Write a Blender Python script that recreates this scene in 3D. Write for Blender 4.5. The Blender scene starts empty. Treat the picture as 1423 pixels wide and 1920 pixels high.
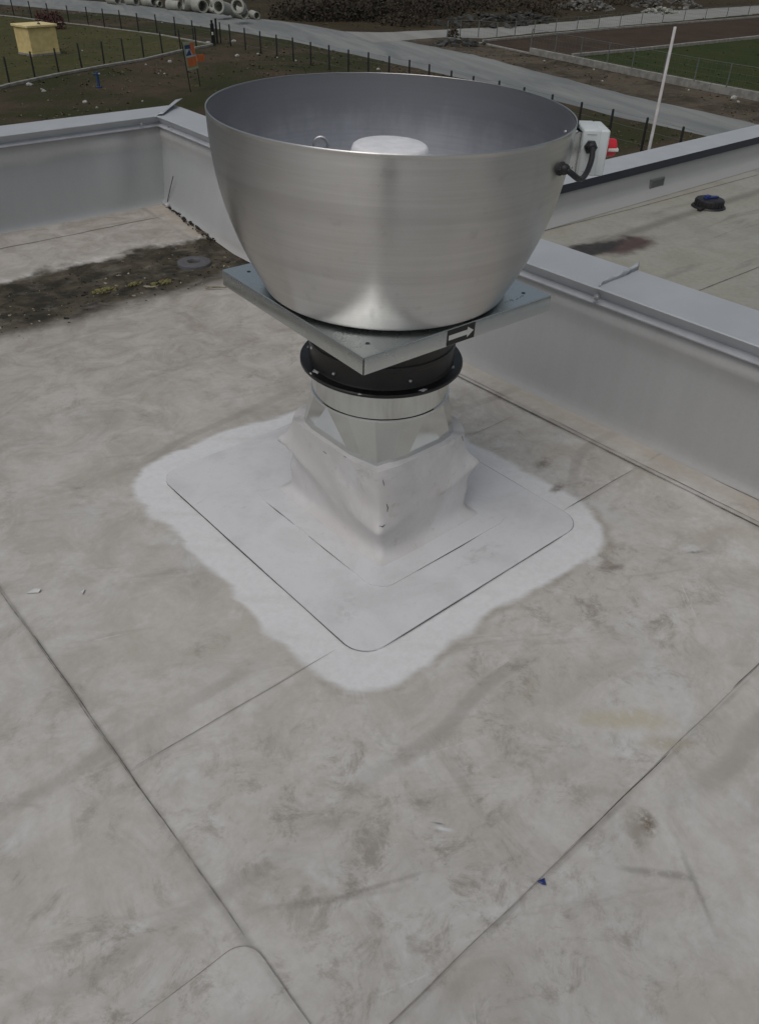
import bpy, bmesh, math, random
import numpy as np
from mathutils import Matrix, Vector

random.seed(7); rng = np.random.default_rng(7)
sc = bpy.context.scene
col = sc.collection
rad = math.radians

# ------------------------------------------------------------------ camera
H = 1.75                                   # eye height above the roof (roof surface = z 0)
YAW, PITCH, ROLL, FPX = 0.83985, 0.64368, 0.03091, 1476.68     # FPX for a 1423 x 1920 picture
def cam_rows():
    cy, sy, cp, sp = math.cos(YAW), math.sin(YAW), math.cos(PITCH), math.sin(PITCH)
    fw = np.array([cy*cp, sy*cp, -sp]); rt = np.array([sy, -cy, 0.]); up = np.cross(rt, fw)
    r = math.cos(ROLL)*rt + math.sin(ROLL)*up; u = -math.sin(ROLL)*rt + math.cos(ROLL)*up
    return r, u, fw
CR, CU, CF = cam_rows()
cam_data = bpy.data.cameras.new('camera'); cam = bpy.data.objects.new('camera', cam_data); col.objects.link(cam)
cam.matrix_world = Matrix(((CR[0], CU[0], -CF[0], 0), (CR[1], CU[1], -CF[1], 0), (CR[2], CU[2], -CF[2], H), (0, 0, 0, 1)))
cam_data.sensor_fit = 'VERTICAL'; cam_data.sensor_height = 24; cam_data.lens = FPX/1920*24
cam_data.clip_start = .05; cam_data.clip_end = 2000
sc.camera = cam

# ------------------------------------------------------------------ sky, sun, exposure (overcast day)
SUN_EL, SUN_AZ = rad(62), rad(200)         # azimuth of the sun, counter-clockwise from +x
world = bpy.data.worlds.new('World'); sc.world = world; world.use_nodes = True
wn = world.node_tree; wn.nodes.clear()
sky = wn.nodes.new('ShaderNodeTexSky'); sky.sky_type = 'NISHITA'; sky.sun_disc = False
sky.sun_elevation = SUN_EL; sky.sun_rotation = rad(90) - SUN_AZ; sky.air_density = 1.0; sky.dust_density = 4.0; sky.ozone_density = 1.0
hs = wn.nodes.new('ShaderNodeHueSaturation'); hs.inputs['Saturation'].default_value = .45; hs.inputs['Hue'].default_value = .48
bg = wn.nodes.new('ShaderNodeBackground'); bg.inputs['Strength'].default_value = .1
wo = wn.nodes.new('ShaderNodeOutputWorld')
wn.links.new(sky.outputs[0], hs.inputs['Color']); wn.links.new(hs.outputs[0], bg.inputs['Color']); wn.links.new(bg.outputs[0], wo.inputs['Surface'])
sd = bpy.data.lights.new('sun', 'SUN'); sd.energy = .8; sd.angle = rad(50); sd.color = (1, .985, .96)
sun = bpy.data.objects.new('sun', sd); col.objects.link(sun)
sun.rotation_euler = (Vector((math.cos(SUN_AZ)*math.cos(SUN_EL), math.sin(SUN_AZ)*math.cos(SUN_EL), math.sin(SUN_EL)))).to_track_quat('Z', 'Y').to_euler()
sc.view_settings.view_transform = 'Standard'; sc.view_settings.look = 'None'
sc.cycles.max_bounces = 6; sc.cycles.diffuse_bounces = 3; sc.cycles.glossy_bounces = 4
sc.view_settings.exposure = -.40; sc.view_settings.gamma = 1

# ------------------------------------------------------------------ measuring helpers (where a line of sight meets a real surface)
EYE = np.array([0, 0, H])
def ray(x, y): return CF + CR*((x-711.5)/FPX) - CU*((y-960)/FPX)
def onz(x, y, z): d = ray(x, y); return EYE + d*((z-H)/d[2])
def onx(x, y, X): d = ray(x, y); return EYE + d*(X/d[0])
def ony(x, y, Y): d = ray(x, y); return EYE + d*(Y/d[1])
def pix(p):
    q = np.array(p, float)-EYE; w = q@CF; return np.array([711.5+FPX*(q@CR)/w, 960-FPX*(q@CU)/w])
def top_of(base, y):                      # height at which a vertical line through base reaches picture row y
    lo, hi = base[2], base[2]+12
    for _ in range(40):
        m = (lo+hi)/2
        if pix((base[0], base[1], m))[1] > y: lo = m
        else: hi = m
    return lo
G = -6.5                                   # ground level
def gp(x, y, dz=0): return onz(x, y, G+dz)

# ------------------------------------------------------------------ mesh helpers
class MB:
    def __init__(s): s.v = []; s.f = []
    def add(s, vs, fs):
        o = len(s.v); s.v += [tuple(map(float, v)) for v in vs]; s.f += [tuple(i+o for i in f) for f in fs]; return s
    def box(s, c, size, ax=None, bevel=0, seg=2):
        bm = bmesh.new(); bmesh.ops.create_cube(bm, size=1)
        for v in bm.verts: v.co = Vector((v.co.x*size[0], v.co.y*size[1], v.co.z*size[2]))
        if bevel: bmesh.ops.bevel(bm, geom=list(bm.edges), offset=bevel, segments=seg, affect='EDGES', profile=.5)
        A = np.array(ax if ax is not None else np.eye(3), float)   # rows = local axes
        bm.verts.index_update()
        s.add([np.array(c)+np.array(v.co)@A for v in bm.verts], [[v.index for v in f.verts] for f in bm.faces]); bm.free(); return s
    def lathe(s, prof, n=64, frame=None, cap0=False, cap1=False, closed=False):
        o, u, v, w = frame if frame else (np.zeros(3), np.array([1, 0, 0]), np.array([0, 1, 0]), np.array([0, 0, 1]))
        vs = []; fs = []; m = len(prof)
        for r, z in prof:
            for k in range(n):
                a = 2*math.pi*k/n; vs.append(np.array(o)+u*(r*math.cos(a))+v*(r*math.sin(a))+w*z)
        for i in range(m if closed else m-1):
            j = (i+1) % m
            for k in range(n):
                k2 = (k+1) % n; fs.append((i*n+k, i*n+k2, j*n+k2, j*n+k))
        if cap0: fs.append(tuple(reversed(range(n))))
        if cap1: fs.append(tuple(range((m-1)*n, m*n)))
        return s.add(vs, fs)
    def tube(s, pts, r, n=8, cap=True):
        pts = [np.array(p, float) for p in pts]; rs = r if hasattr(r, '__len__') else [r]*len(pts)
        vs = []; fs = []; ref = None
        for i, p in enumerate(pts):
            t = pts[min(i+1, len(pts)-1)]-pts[max(i-1, 0)]; t = t/np.linalg.norm(t)
            if ref is None: ref = np.array([0, 0, 1.]) if abs(t[2]) < .9 else np.array([1., 0, 0])
            a = np.cross(t, ref); a /= np.linalg.norm(a); b = np.cross(a, t); ref = b
            for k in range(n):
                an = 2*math.pi*k/n; vs.append(p+rs[i]*(math.cos(an)*a+math.sin(an)*b))
        for i in range(len(pts)-1):
            for k in range(n): k2 = (k+1) % n; fs.append((i*n+k, i*n+k2, (i+1)*n+k2, (i+1)*n+k))
        if cap: fs.append(tuple(range(n))[::-1]); fs.append(tuple(range((len(pts)-1)*n, len(pts)*n)))
        return s.add(vs, fs)
    def grid(s, P):                        # P[i][j] points
        n, m = len(P), len(P[0]); fs = []
        for i in range(n-1):
            for j in range(m-1): fs.append((i*m+j, (i+1)*m+j, (i+1)*m+j+1, i*m+j+1))
        return s.add([p for row in P for p in row], fs)
    def slab(s, poly, z0, z1):             # vertical prism over a polygon
        n = len(poly)
        vs = [(p[0], p[1], z0) for p in poly]+[(p[0], p[1], z1) for p in poly]
        return s.add(vs, [tuple(range(n, 2*n)), tuple(reversed(range(n)))]+[(i, (i+1) % n, n+(i+1) % n, n+i) for i in range(n)])
    def build(s, name, mat, parent=None, smooth=False, world_parent=None, **props):
        me = bpy.data.meshes.new(name); me.from_pydata(s.v, [], s.f); me.update()
        bm = bmesh.new(); bm.from_mesh(me); bmesh.ops.recalc_face_normals(bm, faces=bm.faces); bm.to_mesh(me); bm.free()
        if smooth:
            me.polygons.foreach_set('use_smooth', [True]*len(me.polygons))
            if smooth is not True: me.set_sharp_from_angle(angle=rad(smooth))
        o = bpy.data.objects.new(name, me); col.objects.link(o)
        if mat: me.materials.append(mat)
        if parent: put(o, parent)
        for k, v in props.items(): o[k] = v
        return o
def put(o, parent):                        # parent, keeping world placement of geometry written in world coordinates
    o.parent = parent
    loc = Vector((0, 0, 0)); p = parent
    if parent.type == 'EMPTY' and not parent.get('_local'): o.matrix_parent_inverse = Matrix.Translation(-parent.location)
def thing(name, loc, label, category, group=None):
    e = bpy.data.objects.new(name, None); e.location = loc; e.empty_display_size = .1; col.objects.link(e)
    e['label'] = label; e['category'] = category
    if group: e['group'] = group
    return e
def lerp(x, xs, ys): return float(np.interp(x, xs, ys))

# ------------------------------------------------------------------ material helpers
class Mt:
    def __init__(s, name):
        s.m = bpy.data.materials.new(name); s.m.use_nodes = True; s.t = s.m.node_tree; s.t.nodes.clear()
        s.o = s.t.nodes.new('ShaderNodeOutputMaterial'); s.b = s.t.nodes.new('ShaderNodeBsdfPrincipled')
        s.t.links.new(s.b.outputs[0], s.o.inputs[0]); s.g = s.t.nodes.new('ShaderNodeNewGeometry'); s.tc = None
        s.pos = s.g.outputs['Position']
    def obj(s):
        if not s.tc: s.tc = s.t.nodes.new('ShaderNodeTexCoord')
        return s.tc.outputs['Object']
    def set(s, sock, v):
        if isinstance(v, bpy.types.NodeSocket): s.t.links.new(v, sock)
        elif isinstance(v, (tuple, list)) and len(v) == 3 and sock.type == 'RGBA': sock.default_value = (*v, 1)
        else: sock.default_value = v
    def vec(s, v, scale=(1, 1, 1), rot=(0, 0, 0), loc=(0, 0, 0)):
        n = s.t.nodes.new('ShaderNodeMapping'); s.set(n.inputs[0], v); n.inputs['Location'].default_value = loc; n.inputs['Rotation'].default_value = rot; n.inputs['Scale'].default_value = scale
        return n.outputs[0]
    def noise(s, scale, detail=4, rough=.55, v=None, dist=0):
        n = s.t.nodes.new('ShaderNodeTexNoise'); s.set(n.inputs['Vector'], v if v is not None else s.pos)
        n.inputs['Scale'].default_value = scale; n.inputs['Detail'].default_value = detail; n.inputs['Roughness'].default_value = rough; n.inputs['Distortion'].default_value = dist
        return n.outputs['Fac']
    def voro(s, scale, v=None, out='Color', feature='F1'):
        n = s.t.nodes.new('ShaderNodeTexVoronoi'); n.feature = feature; s.set(n.inputs['Vector'], v if v is not None else s.pos); n.inputs['Scale'].default_value = scale
        return n.outputs[out]
    def math(s, op, a, b=0., c=None, clamp=False):
        n = s.t.nodes.new('ShaderNodeMath'); n.operation = op; n.use_clamp = clamp; s.set(n.inputs[0], a); s.set(n.inputs[1], b)
        if c is not None: s.set(n.inputs[2], c)
        return n.outputs[0]
    def step(s, v, a, b, lo=0., hi=1.):
        n = s.t.nodes.new('ShaderNodeMapRange'); n.interpolation_type = 'SMOOTHSTEP'; s.set(n.inputs[0], v)
        for i, q in enumerate((a, b, lo, hi)): n.inputs[i+1].default_value = q
        return n.outputs[0]
    def mix(s, f, a, b, mode='MIX'):
        n = s.t.nodes.new('ShaderNodeMix'); n.data_type = 'RGBA'; n.blend_type = mode; s.set(n.inputs[0], f); s.set(n.inputs[6], a); s.set(n.inputs[7], b)
        return n.outputs[2]
    def xyz(s, v=None):
        n = s.t.nodes.new('ShaderNodeSeparateXYZ'); s.set(n.inputs[0], v if v is not None else s.pos); return n.outputs
    def bump(s, h, strength=.3, dist=.01):
        n = s.t.nodes.new('ShaderNodeBump'); s.set(n.inputs['Height'], h); n.inputs['Strength'].default_value = strength; n.inputs['Distance'].default_value = dist
        s.set(s.b.inputs['Normal'], n.outputs[0])
    def out(s, base, rough=.6, metal=0., **kw):
        s.set(s.b.inputs['Base Color'], base); s.set(s.b.inputs['Roughness'], rough); s.set(s.b.inputs['Metallic'], metal)
        for k, v in kw.items(): s.set(s.b.inputs[k], v)
        return s.m
    def box_sd(s, x, y, cx, cy, hx, hy):   # signed box distance (max norm)
        a = s.math('SUBTRACT', s.math('ABSOLUTE', s.math('SUBTRACT', x, cx)), hx)
        b = s.math('SUBTRACT', s.math('ABSOLUTE', s.math('SUBTRACT', y, cy)), hy)
        n = s.t.nodes.new('ShaderNodeMath'); n.operation = 'SMOOTH_MAX'; s.set(n.inputs[0], a); s.set(n.inputs[1], b); n.inputs[2].default_value = .18
        return n.outputs[0]
    def blob(s, x, y, cx, cy, rx, ry, ang=0, wob=None, soft=.5):  # 1 inside a wobbly ellipse
        ca, sa = math.cos(ang), math.sin(ang)
        dx = s.math('SUBTRACT', x, cx); dy = s.math('SUBTRACT', y, cy)
        u = s.math('ADD', s.math('MULTIPLY', dx, ca/rx), s.math('MULTIPLY', dy, sa/rx)); v = s.math('ADD', s.math('MULTIPLY', dx, -sa/ry), s.math('MULTIPLY', dy, ca/ry))
        d = s.math('SQRT', s.math('ADD', s.math('MULTIPLY', u, u), s.math('MULTIPLY', v, v)))
        if wob is not None: d = s.math('ADD', d, s.math('MULTIPLY', s.math('SUBTRACT', wob, .5), 1.6))
        return s.step(d, 1.0, soft)

def simple(name, c, rough=.6, metal=0., var=.12, scale=12, bump=0, local=False, **kw):
    m = Mt(name); v = m.obj() if local else None
    n = m.noise(scale, 5, .6, v)
    colr = m.mix(m.step(n, .3, .7), tuple(q*(1-var) for q in c), tuple(min(1, q*(1+var)) for q in c))
    if bump: m.bump(m.noise(scale*6, 3, .6, v), bump, .004)
    return m.out(colr, m.step(n, .2, .8, max(.02, rough-.07), min(1, rough+.07)), metal, **kw)

# ---- membrane of the roof
STAINS = [(1212, 1545, .05, .028, .9, (.15, .115, .075), .85), (1190, 1560, .08, .035, .9, (.25, .215, .17), .7), (1180, 1350, .17, .045, -.75, (.47, .41, .27), .6), (1245, 1395, .10, .03, -.8, (.38, .32, .21), .5), (70, 1720, .09, .05, -.9, (.48, .42, .25), .75), (90, 1830, .07, .03, -.9, (.42, .35, .24), .45),
    (1015, 870, .07, .045, .2, (.16, .135, .11), .75), (1045, 915, .05, .025, .2, (.17, .14, .12), .8), (1150, 1065, .05, .02, -.4, (.2, .165, .14), .8), (1290, 1028, .05, .022, -.6, (.60, .60, .60), .8), (1305, 1036, .035, .009, -.55, (.2, .2, .2), .8), (830, 1555, .035, .008, -.9, (.66, .67, .68), .9), (822, 1545, .02, .004, -.9, (.15, .15, .15), .8),
    (600, 1690, .22, .012, -.55, (.22, .2, .175), .45), (700, 1665, .14, .008, -.4, (.2, .18, .155), .4), (215, 1830, .10, .01, -1.35, (.27, .255, .235), .6), (1310, 1680, .12, .011, .95, (.25, .235, .21), .6), (1235, 1640, .12, .012, -.85, (.25, .235, .21), .6)]
def membrane(name, far=False, white=False, seams=(), box=None, strip=False):
    m = Mt(name); X, Y, Z = m.xyz()
    big = m.noise(.9, 3, .6); mid = m.noise(4.5, 7, .72, dist=.9); fine = m.noise(38, 3, .7); wob = m.noise(6, 4, .62); med = m.noise(1.9, 5, .66, dist=1.4)
    c = m.mix(m.step(mid, .28, .72), (.452, .426, .388), (.606, .588, .556))
    c = m.mix(m.math('MULTIPLY', m.step(med, .46, .68), .55), c, (.45, .412, .352))
    c = m.mix(m.math('MULTIPLY', m.step(med, .46, .3), .5), c, (.578, .578, .57))
    c = m.mix(m.math('MULTIPLY', m.step(wob, .54, .74), .6), c, (.67, .667, .655))
    grime = m.math('MULTIPLY', m.step(m.noise(9, 9, .8, m.vec(m.pos, loc=(5, 1, 0)), .5), .48, .66), m.step(m.noise(1.6, 5, .65, m.vec(m.pos, loc=(9, 2, 0)), .8), .40, .62))
    c = m.mix(m.math('MULTIPLY', grime, .85), c, (.28, .25, .215))
    for i, (a, st, s0, s1, colr, k) in enumerate(((.5, 5, .56, .74, (.26, .236, .205), .45), (1.9, 4, .56, .74, (.29, .262, .235), .4))):
        w = m.vec(m.pos, (1, 1, 1), (0, 0, a), (i*3.1, i*1.7, 0)); w = m.vec(w, (.8, st, 1))
        c = m.mix(m.math('MULTIPLY', m.step(m.noise(1.5, 6, .7, w, .5), s0, s1), k), c, colr)
    for i, a in enumerate((.35, 2.3)):      # fine pale scratches
        w = m.vec(m.vec(m.pos, (1, 1, 1), (0, 0, a), (i*5.1, 2, 0)), (1.6, 60, 1))
        scr = m.math('MULTIPLY', m.step(m.noise(1.3, 2, .5, w, .15), .70, .78), m.step(mid, .45, .6))
        c = m.mix(m.math('MULTIPLY', scr, .5), c, (.68, .68, .67))
    wv = m.t.nodes.new('ShaderNodeTexWave'); wv.wave_type = 'RINGS'; wv.inputs['Scale'].default_value = .55; wv.inputs['Distortion'].default_value = 5; wv.inputs['Detail'].default_value = 2
    m.set(wv.inputs['Vector'], m.pos)
    arc = m.math('MULTIPLY', m.step(wv.outputs['Fac'], .97, 1.), m.step(big, .42, .6))
    c = m.mix(m.math('MULTIPLY', arc, .4), c, (.26, .238, .21))
    c = m.mix(m.math('MULTIPLY', m.step(fine, .25, .8), .2), c, (.31, .29, .26))
    spk = m.math('MULTIPLY', m.step(m.voro(22, out='Distance'), .04, .015), m.step(mid, .5, .62))
    c = m.mix(m.math('MULTIPLY', spk, .7), c, (.08, .072, .065))
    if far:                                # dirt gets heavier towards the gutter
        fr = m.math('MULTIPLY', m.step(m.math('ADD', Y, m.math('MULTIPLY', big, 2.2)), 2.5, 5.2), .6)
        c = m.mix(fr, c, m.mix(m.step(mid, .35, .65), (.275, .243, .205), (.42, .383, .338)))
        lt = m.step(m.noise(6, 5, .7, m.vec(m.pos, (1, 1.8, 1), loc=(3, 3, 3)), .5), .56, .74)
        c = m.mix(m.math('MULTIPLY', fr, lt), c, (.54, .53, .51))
    if strip: c = m.mix(m.math('MULTIPLY', m.step(m.math('ADD', X, m.math('MULTIPLY', wob, .15)), 2.62, 2.76), .5), c, (.41, .365, .30))
    for ax, at, w, k in seams:             # dirt drawn along the seams
        d = m.math('ABSOLUTE', m.math('SUBTRACT', X if ax == 'x' else Y, at)); d = m.math('MULTIPLY', m.step(d, w, w*.1), m.step(wob, .25, .7))
        c = m.mix(m.math('MULTIPLY', d, k), c, (.18, .165, .145))
    if white:                              # strip wiped clean with solvent round the flashing: brown rim, then white
        def over(v, c0, h): return m.math('MAXIMUM', m.math('SUBTRACT', m.math('ABSOLUTE', m.math('SUBTRACT', v, c0)), h), 0.)
        qx, qy = over(X, 1.548, .648-.17), over(Y, 1.83, .735-.17)
        sdv = m.math('SUBTRACT', m.math('SQRT', m.math('ADD', m.math('MULTIPLY', qx, qx), m.math('MULTIPLY', qy, qy))), .17)
        wipe = m.noise(1.4, 4, .6, m.vec(m.vec(m.pos, rot=(0, 0, .8)), (1, 5, 1)), .6)
        e = m.math('ADD', sdv, m.math('ADD', m.math('MULTIPLY', m.math('SUBTRACT', m.noise(2.2, 2, .5), .5), .16), m.math('MULTIPLY', m.math('SUBTRACT', wipe, .5), .09)))
        rim = m.math('MULTIPLY', m.math('MULTIPLY', m.step(e, .04, .012), m.step(mid, .42, .6)), m.step(Y, 1.5, 1.2))
        c = m.mix(m.math('MULTIPLY', rim, .6), c, (.31, .275, .225))
        wc = m.mix(m.step(fine, .3, .75), (.73, .733, .735), (.67, .672, .672)); wc = m.mix(m.math('MULTIPLY', m.step(mid, .5, .72), .3), wc, (.60, .59, .59))
        c = m.mix(m.math('MULTIPLY', m.step(e, .014, -.020), m.step(wipe, .25, .55, .72, 1.)), c, wc)
    if box:
        w3 = m.noise(9, 6, .75); w4 = m.step(m.noise(24, 5, .75), .30, .52)
        for (px, py, rx, ry, a, colr, k) in STAINS:
            p = onz(px, py, 0)
            if box[0]-.1 < p[0] < box[1]+.1 and box[2]-.1 < p[1] < box[3]+.1:
                c = m.mix(m.math('MULTIPLY', m.math('MULTIPLY', m.blob(X, Y, p[0], p[1], rx*1.15, ry*1.15, a, w3, .1), w4), k), c, colr)
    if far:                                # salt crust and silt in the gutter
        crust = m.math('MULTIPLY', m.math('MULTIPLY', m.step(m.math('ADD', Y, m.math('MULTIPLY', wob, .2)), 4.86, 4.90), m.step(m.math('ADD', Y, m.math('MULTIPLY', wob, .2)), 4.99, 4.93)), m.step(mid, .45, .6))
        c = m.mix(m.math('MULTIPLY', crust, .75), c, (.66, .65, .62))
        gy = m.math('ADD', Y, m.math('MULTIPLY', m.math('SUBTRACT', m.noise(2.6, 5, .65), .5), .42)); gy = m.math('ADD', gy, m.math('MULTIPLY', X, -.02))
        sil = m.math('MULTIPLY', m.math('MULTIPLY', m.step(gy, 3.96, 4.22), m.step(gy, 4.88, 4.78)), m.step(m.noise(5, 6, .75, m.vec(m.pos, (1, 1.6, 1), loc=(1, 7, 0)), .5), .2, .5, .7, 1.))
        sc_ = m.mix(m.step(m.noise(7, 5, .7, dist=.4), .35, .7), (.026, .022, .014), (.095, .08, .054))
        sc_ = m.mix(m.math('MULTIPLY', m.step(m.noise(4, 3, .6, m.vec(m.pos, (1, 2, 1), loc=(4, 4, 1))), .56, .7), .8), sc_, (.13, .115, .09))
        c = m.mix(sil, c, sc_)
    m.bump(m.math('ADD', m.math('MULTIPLY', big, 1.2), m.math('MULTIPLY', fine, .05)), .35, .02)
    return m.out(c, m.step(fine, .2, .8, .5, .68), 0, **{'Specular IOR Level': .3})
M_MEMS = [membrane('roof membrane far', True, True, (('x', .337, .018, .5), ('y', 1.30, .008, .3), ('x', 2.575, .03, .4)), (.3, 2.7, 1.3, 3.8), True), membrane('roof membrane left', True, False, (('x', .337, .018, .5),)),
          membrane('roof membrane middle', False, True, (('x', .337, .018, .5), ('y', 1.30, .008, .3), ('y', .436, .012, .4), ('x', 2.575, .03, .4)), (.33, 2.7, .43, 1.3), True), membrane('roof membrane near', False, False, (('y', .436, .012, .4),), (.2, 2.7, -2, .43), True), membrane('roof membrane corner', False, False, (('x', .34, .015, .4),))]
M_MEM = M_MEMS[2]

def lower_membrane():
    m = Mt('lower roof membrane'); X, Y, Z = m.xyz()
    mid = m.noise(1.6, 6, .65, dist=.5); big = m.noise(.5, 4); fine = m.noise(18, 5, .7)
    c = m.mix(m.step(mid, .35, .65), (.29, .28, .235), (.38, .37, .33)); c = m.mix(m.math('MULTIPLY', m.step(big, .4, .65), .5), c, (.33, .315, .25))
    w = m.vec(m.pos, (.6, 5, 1), (0, 0, .12)); c = m.mix(m.math('MULTIPLY', m.step(m.noise(1.2, 5, .6, w, .8), .56, .72), .5), c, (.17, .155, .125))  # dark streaks: shading of membrane creases painted into the colour
    w3 = m.noise(2.2, 5, .6)
    ly = onz(1070, 466, -.9)[1]
    line = m.math('ADD', Y, m.math('MULTIPLY', m.math('SUBTRACT', w3, .5), .10))
    p = onz(1215, 425, -.9)
    c = m.mix(m.math('MULTIPLY', m.math('MULTIPLY', m.step(m.math('ABSOLUTE', m.math('SUBTRACT', line, p[1])), .12, .01), m.step(X, 16, 9)), .6), c, (.13, .12, .09))
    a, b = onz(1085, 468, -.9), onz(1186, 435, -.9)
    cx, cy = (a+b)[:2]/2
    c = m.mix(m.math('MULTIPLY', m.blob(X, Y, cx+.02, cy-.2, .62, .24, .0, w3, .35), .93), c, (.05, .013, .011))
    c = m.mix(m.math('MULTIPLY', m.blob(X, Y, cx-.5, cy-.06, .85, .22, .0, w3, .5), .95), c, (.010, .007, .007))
    c = m.mix(m.math('MULTIPLY', m.step(fine, .3, .8), .25), c, (.22, .2, .165))
    m.bump(m.noise(2, 3), .3, .03)
    return m.out(c, m.step(fine, .2, .8, .45, .65))
M_LOW = lower_membrane()

def flash_mat(name='white flashing membrane', tint=0.):
    m = Mt(name); mid = m.noise(4, 6, .65, dist=.5); fine = m.noise(40, 5, .7)
    c = m.mix(m.step(mid, .4, .68), (.68, .68, .69), (.60, .597, .60))
    c = m.mix(m.math('MULTIPLY', m.step(m.noise(9, 6, .7, m.vec(m.pos, (1, 3, 1), (0, 0, .6)), .7), .6, .76), .45), c, (.42, .405, .39))
    c = m.mix(m.math('MULTIPLY', m.step(fine, .5, .8), .3), c, (.47, .46, .45))
    if not tint:                           # boot print and scuffs on the patch
        X, Y, Z = m.xyz(); p = onz(648, 1148, .01); q = onz(900, 1040, .01); w3 = m.noise(9, 4, .6)
        dots = m.step(m.voro(42, out='Distance'), .62, .4)
        c = m.mix(m.math('MULTIPLY', m.math('MULTIPLY', m.blob(X, Y, p[0], p[1], .09, .045, .7, w3, .3), dots), .22), c, (.36, .33, .31))
        c = m.mix(m.math('MULTIPLY', m.math('MULTIPLY', m.blob(X, Y, q[0], q[1], .16, .05, 0., w3, .3), m.step(fine, .4, .7)), .4), c, (.42, .40, .38))
    if tint: c = m.mix(m.math('MULTIPLY', m.step(mid, .2, .6), tint), c, (.55, .525, .50)); c = m.mix(m.math('MULTIPLY', m.step(m.noise(13, 6, .7, dist=.6), .56, .74), .5), c, (.34, .31, .28))
    m.bump(m.noise(14, 3), .2, .008)
    return m.out(c, m.step(fine, .2, .8, .42, .55), 0, **{'Specular IOR Level': .35})
M_FLASH = flash_mat(); M_SKIRT = flash_mat('skirt membrane', .62)

def wall_mat():
    m = Mt('parapet membrane'); X, Y, Z = m.xyz()
    run = m.noise(2.2, 4, .55, m.vec(m.pos, (5, 5, .35))); big = m.noise(1.2, 4, .55); fine = m.noise(60, 4, .7)
    c = m.mix(m.step(run, .38, .66), (.455, .452, .447), (.475, .472, .467))
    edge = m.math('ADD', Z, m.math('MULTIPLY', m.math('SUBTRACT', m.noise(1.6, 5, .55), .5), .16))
    c = m.mix(m.math('MULTIPLY', m.math('MULTIPLY', m.step(edge, .46, .40), .6), m.step(Y, 4.6, 5.3, .3, 1.)), c, (.30, .322, .33))    # darker, bluer lower part, strongest towards the back wall
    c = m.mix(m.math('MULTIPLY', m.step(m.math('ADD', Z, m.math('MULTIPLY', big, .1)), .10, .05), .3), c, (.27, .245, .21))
    c = m.mix(m.math('MULTIPLY', m.step(fine, .35, .8), .16), c, (.30, .295, .285))
    m.bump(m.math('ADD', m.noise(2.2, 3, .5, m.vec(m.pos, (1, 1, .6))), m.math('MULTIPLY', m.noise(30, 3, .6, m.vec(m.pos, (1, 1, .1))), .05)), .45, .03)
    return m.out(c, .55, 0, **{'Specular IOR Level': .3})
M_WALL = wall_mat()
def coping_mat():
    m = Mt('painted coping steel'); n = m.noise(5, 5, .6); d = m.noise(40, 4, .7)
    c = m.mix(m.step(n, .35, .7), (.43, .452, .472), (.465, .487, .505)); c = m.mix(m.math('MULTIPLY', m.step(d, .55, .8), .25), c, (.38, .38, .39))
    c = m.mix(m.math('MULTIPLY', m.step(m.noise(2, 6, .7, m.vec(m.pos, loc=(3, 0, 0))), .58, .75), .35), c, (.58, .58, .59))
    return m.out(c, m.step(n, .2, .8, .4, .5), .1)
M_COP = coping_mat()
M_LIP = simple('pale drip edge', (.42, .43, .455), .5, .05, .08, 9)
M_NAVY = simple('dark blue band', (.022, .025, .04), .5, 0, .2, 7)
M_ZINC = simple('zinc screw', (.5, .5, .52), .4, .9, .1, 60)
M_DARK = simple('seam dirt', (.045, .04, .037), .9, 0, .5, 40)
M_DARK2 = simple('faint seam dirt', (.13, .12, .11), .9, 0, .35, 30)
M_DARK3 = simple('pale seam dirt', (.27, .25, .225), .9, 0, .3, 30)
M_BLACK = simple('black painted steel', (.012, .011, .011), .38, 0, .2, 30, local=True)
M_RUB = simple('black rubber', (.014, .014, .016), .5, 0, .2, 60)

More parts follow.
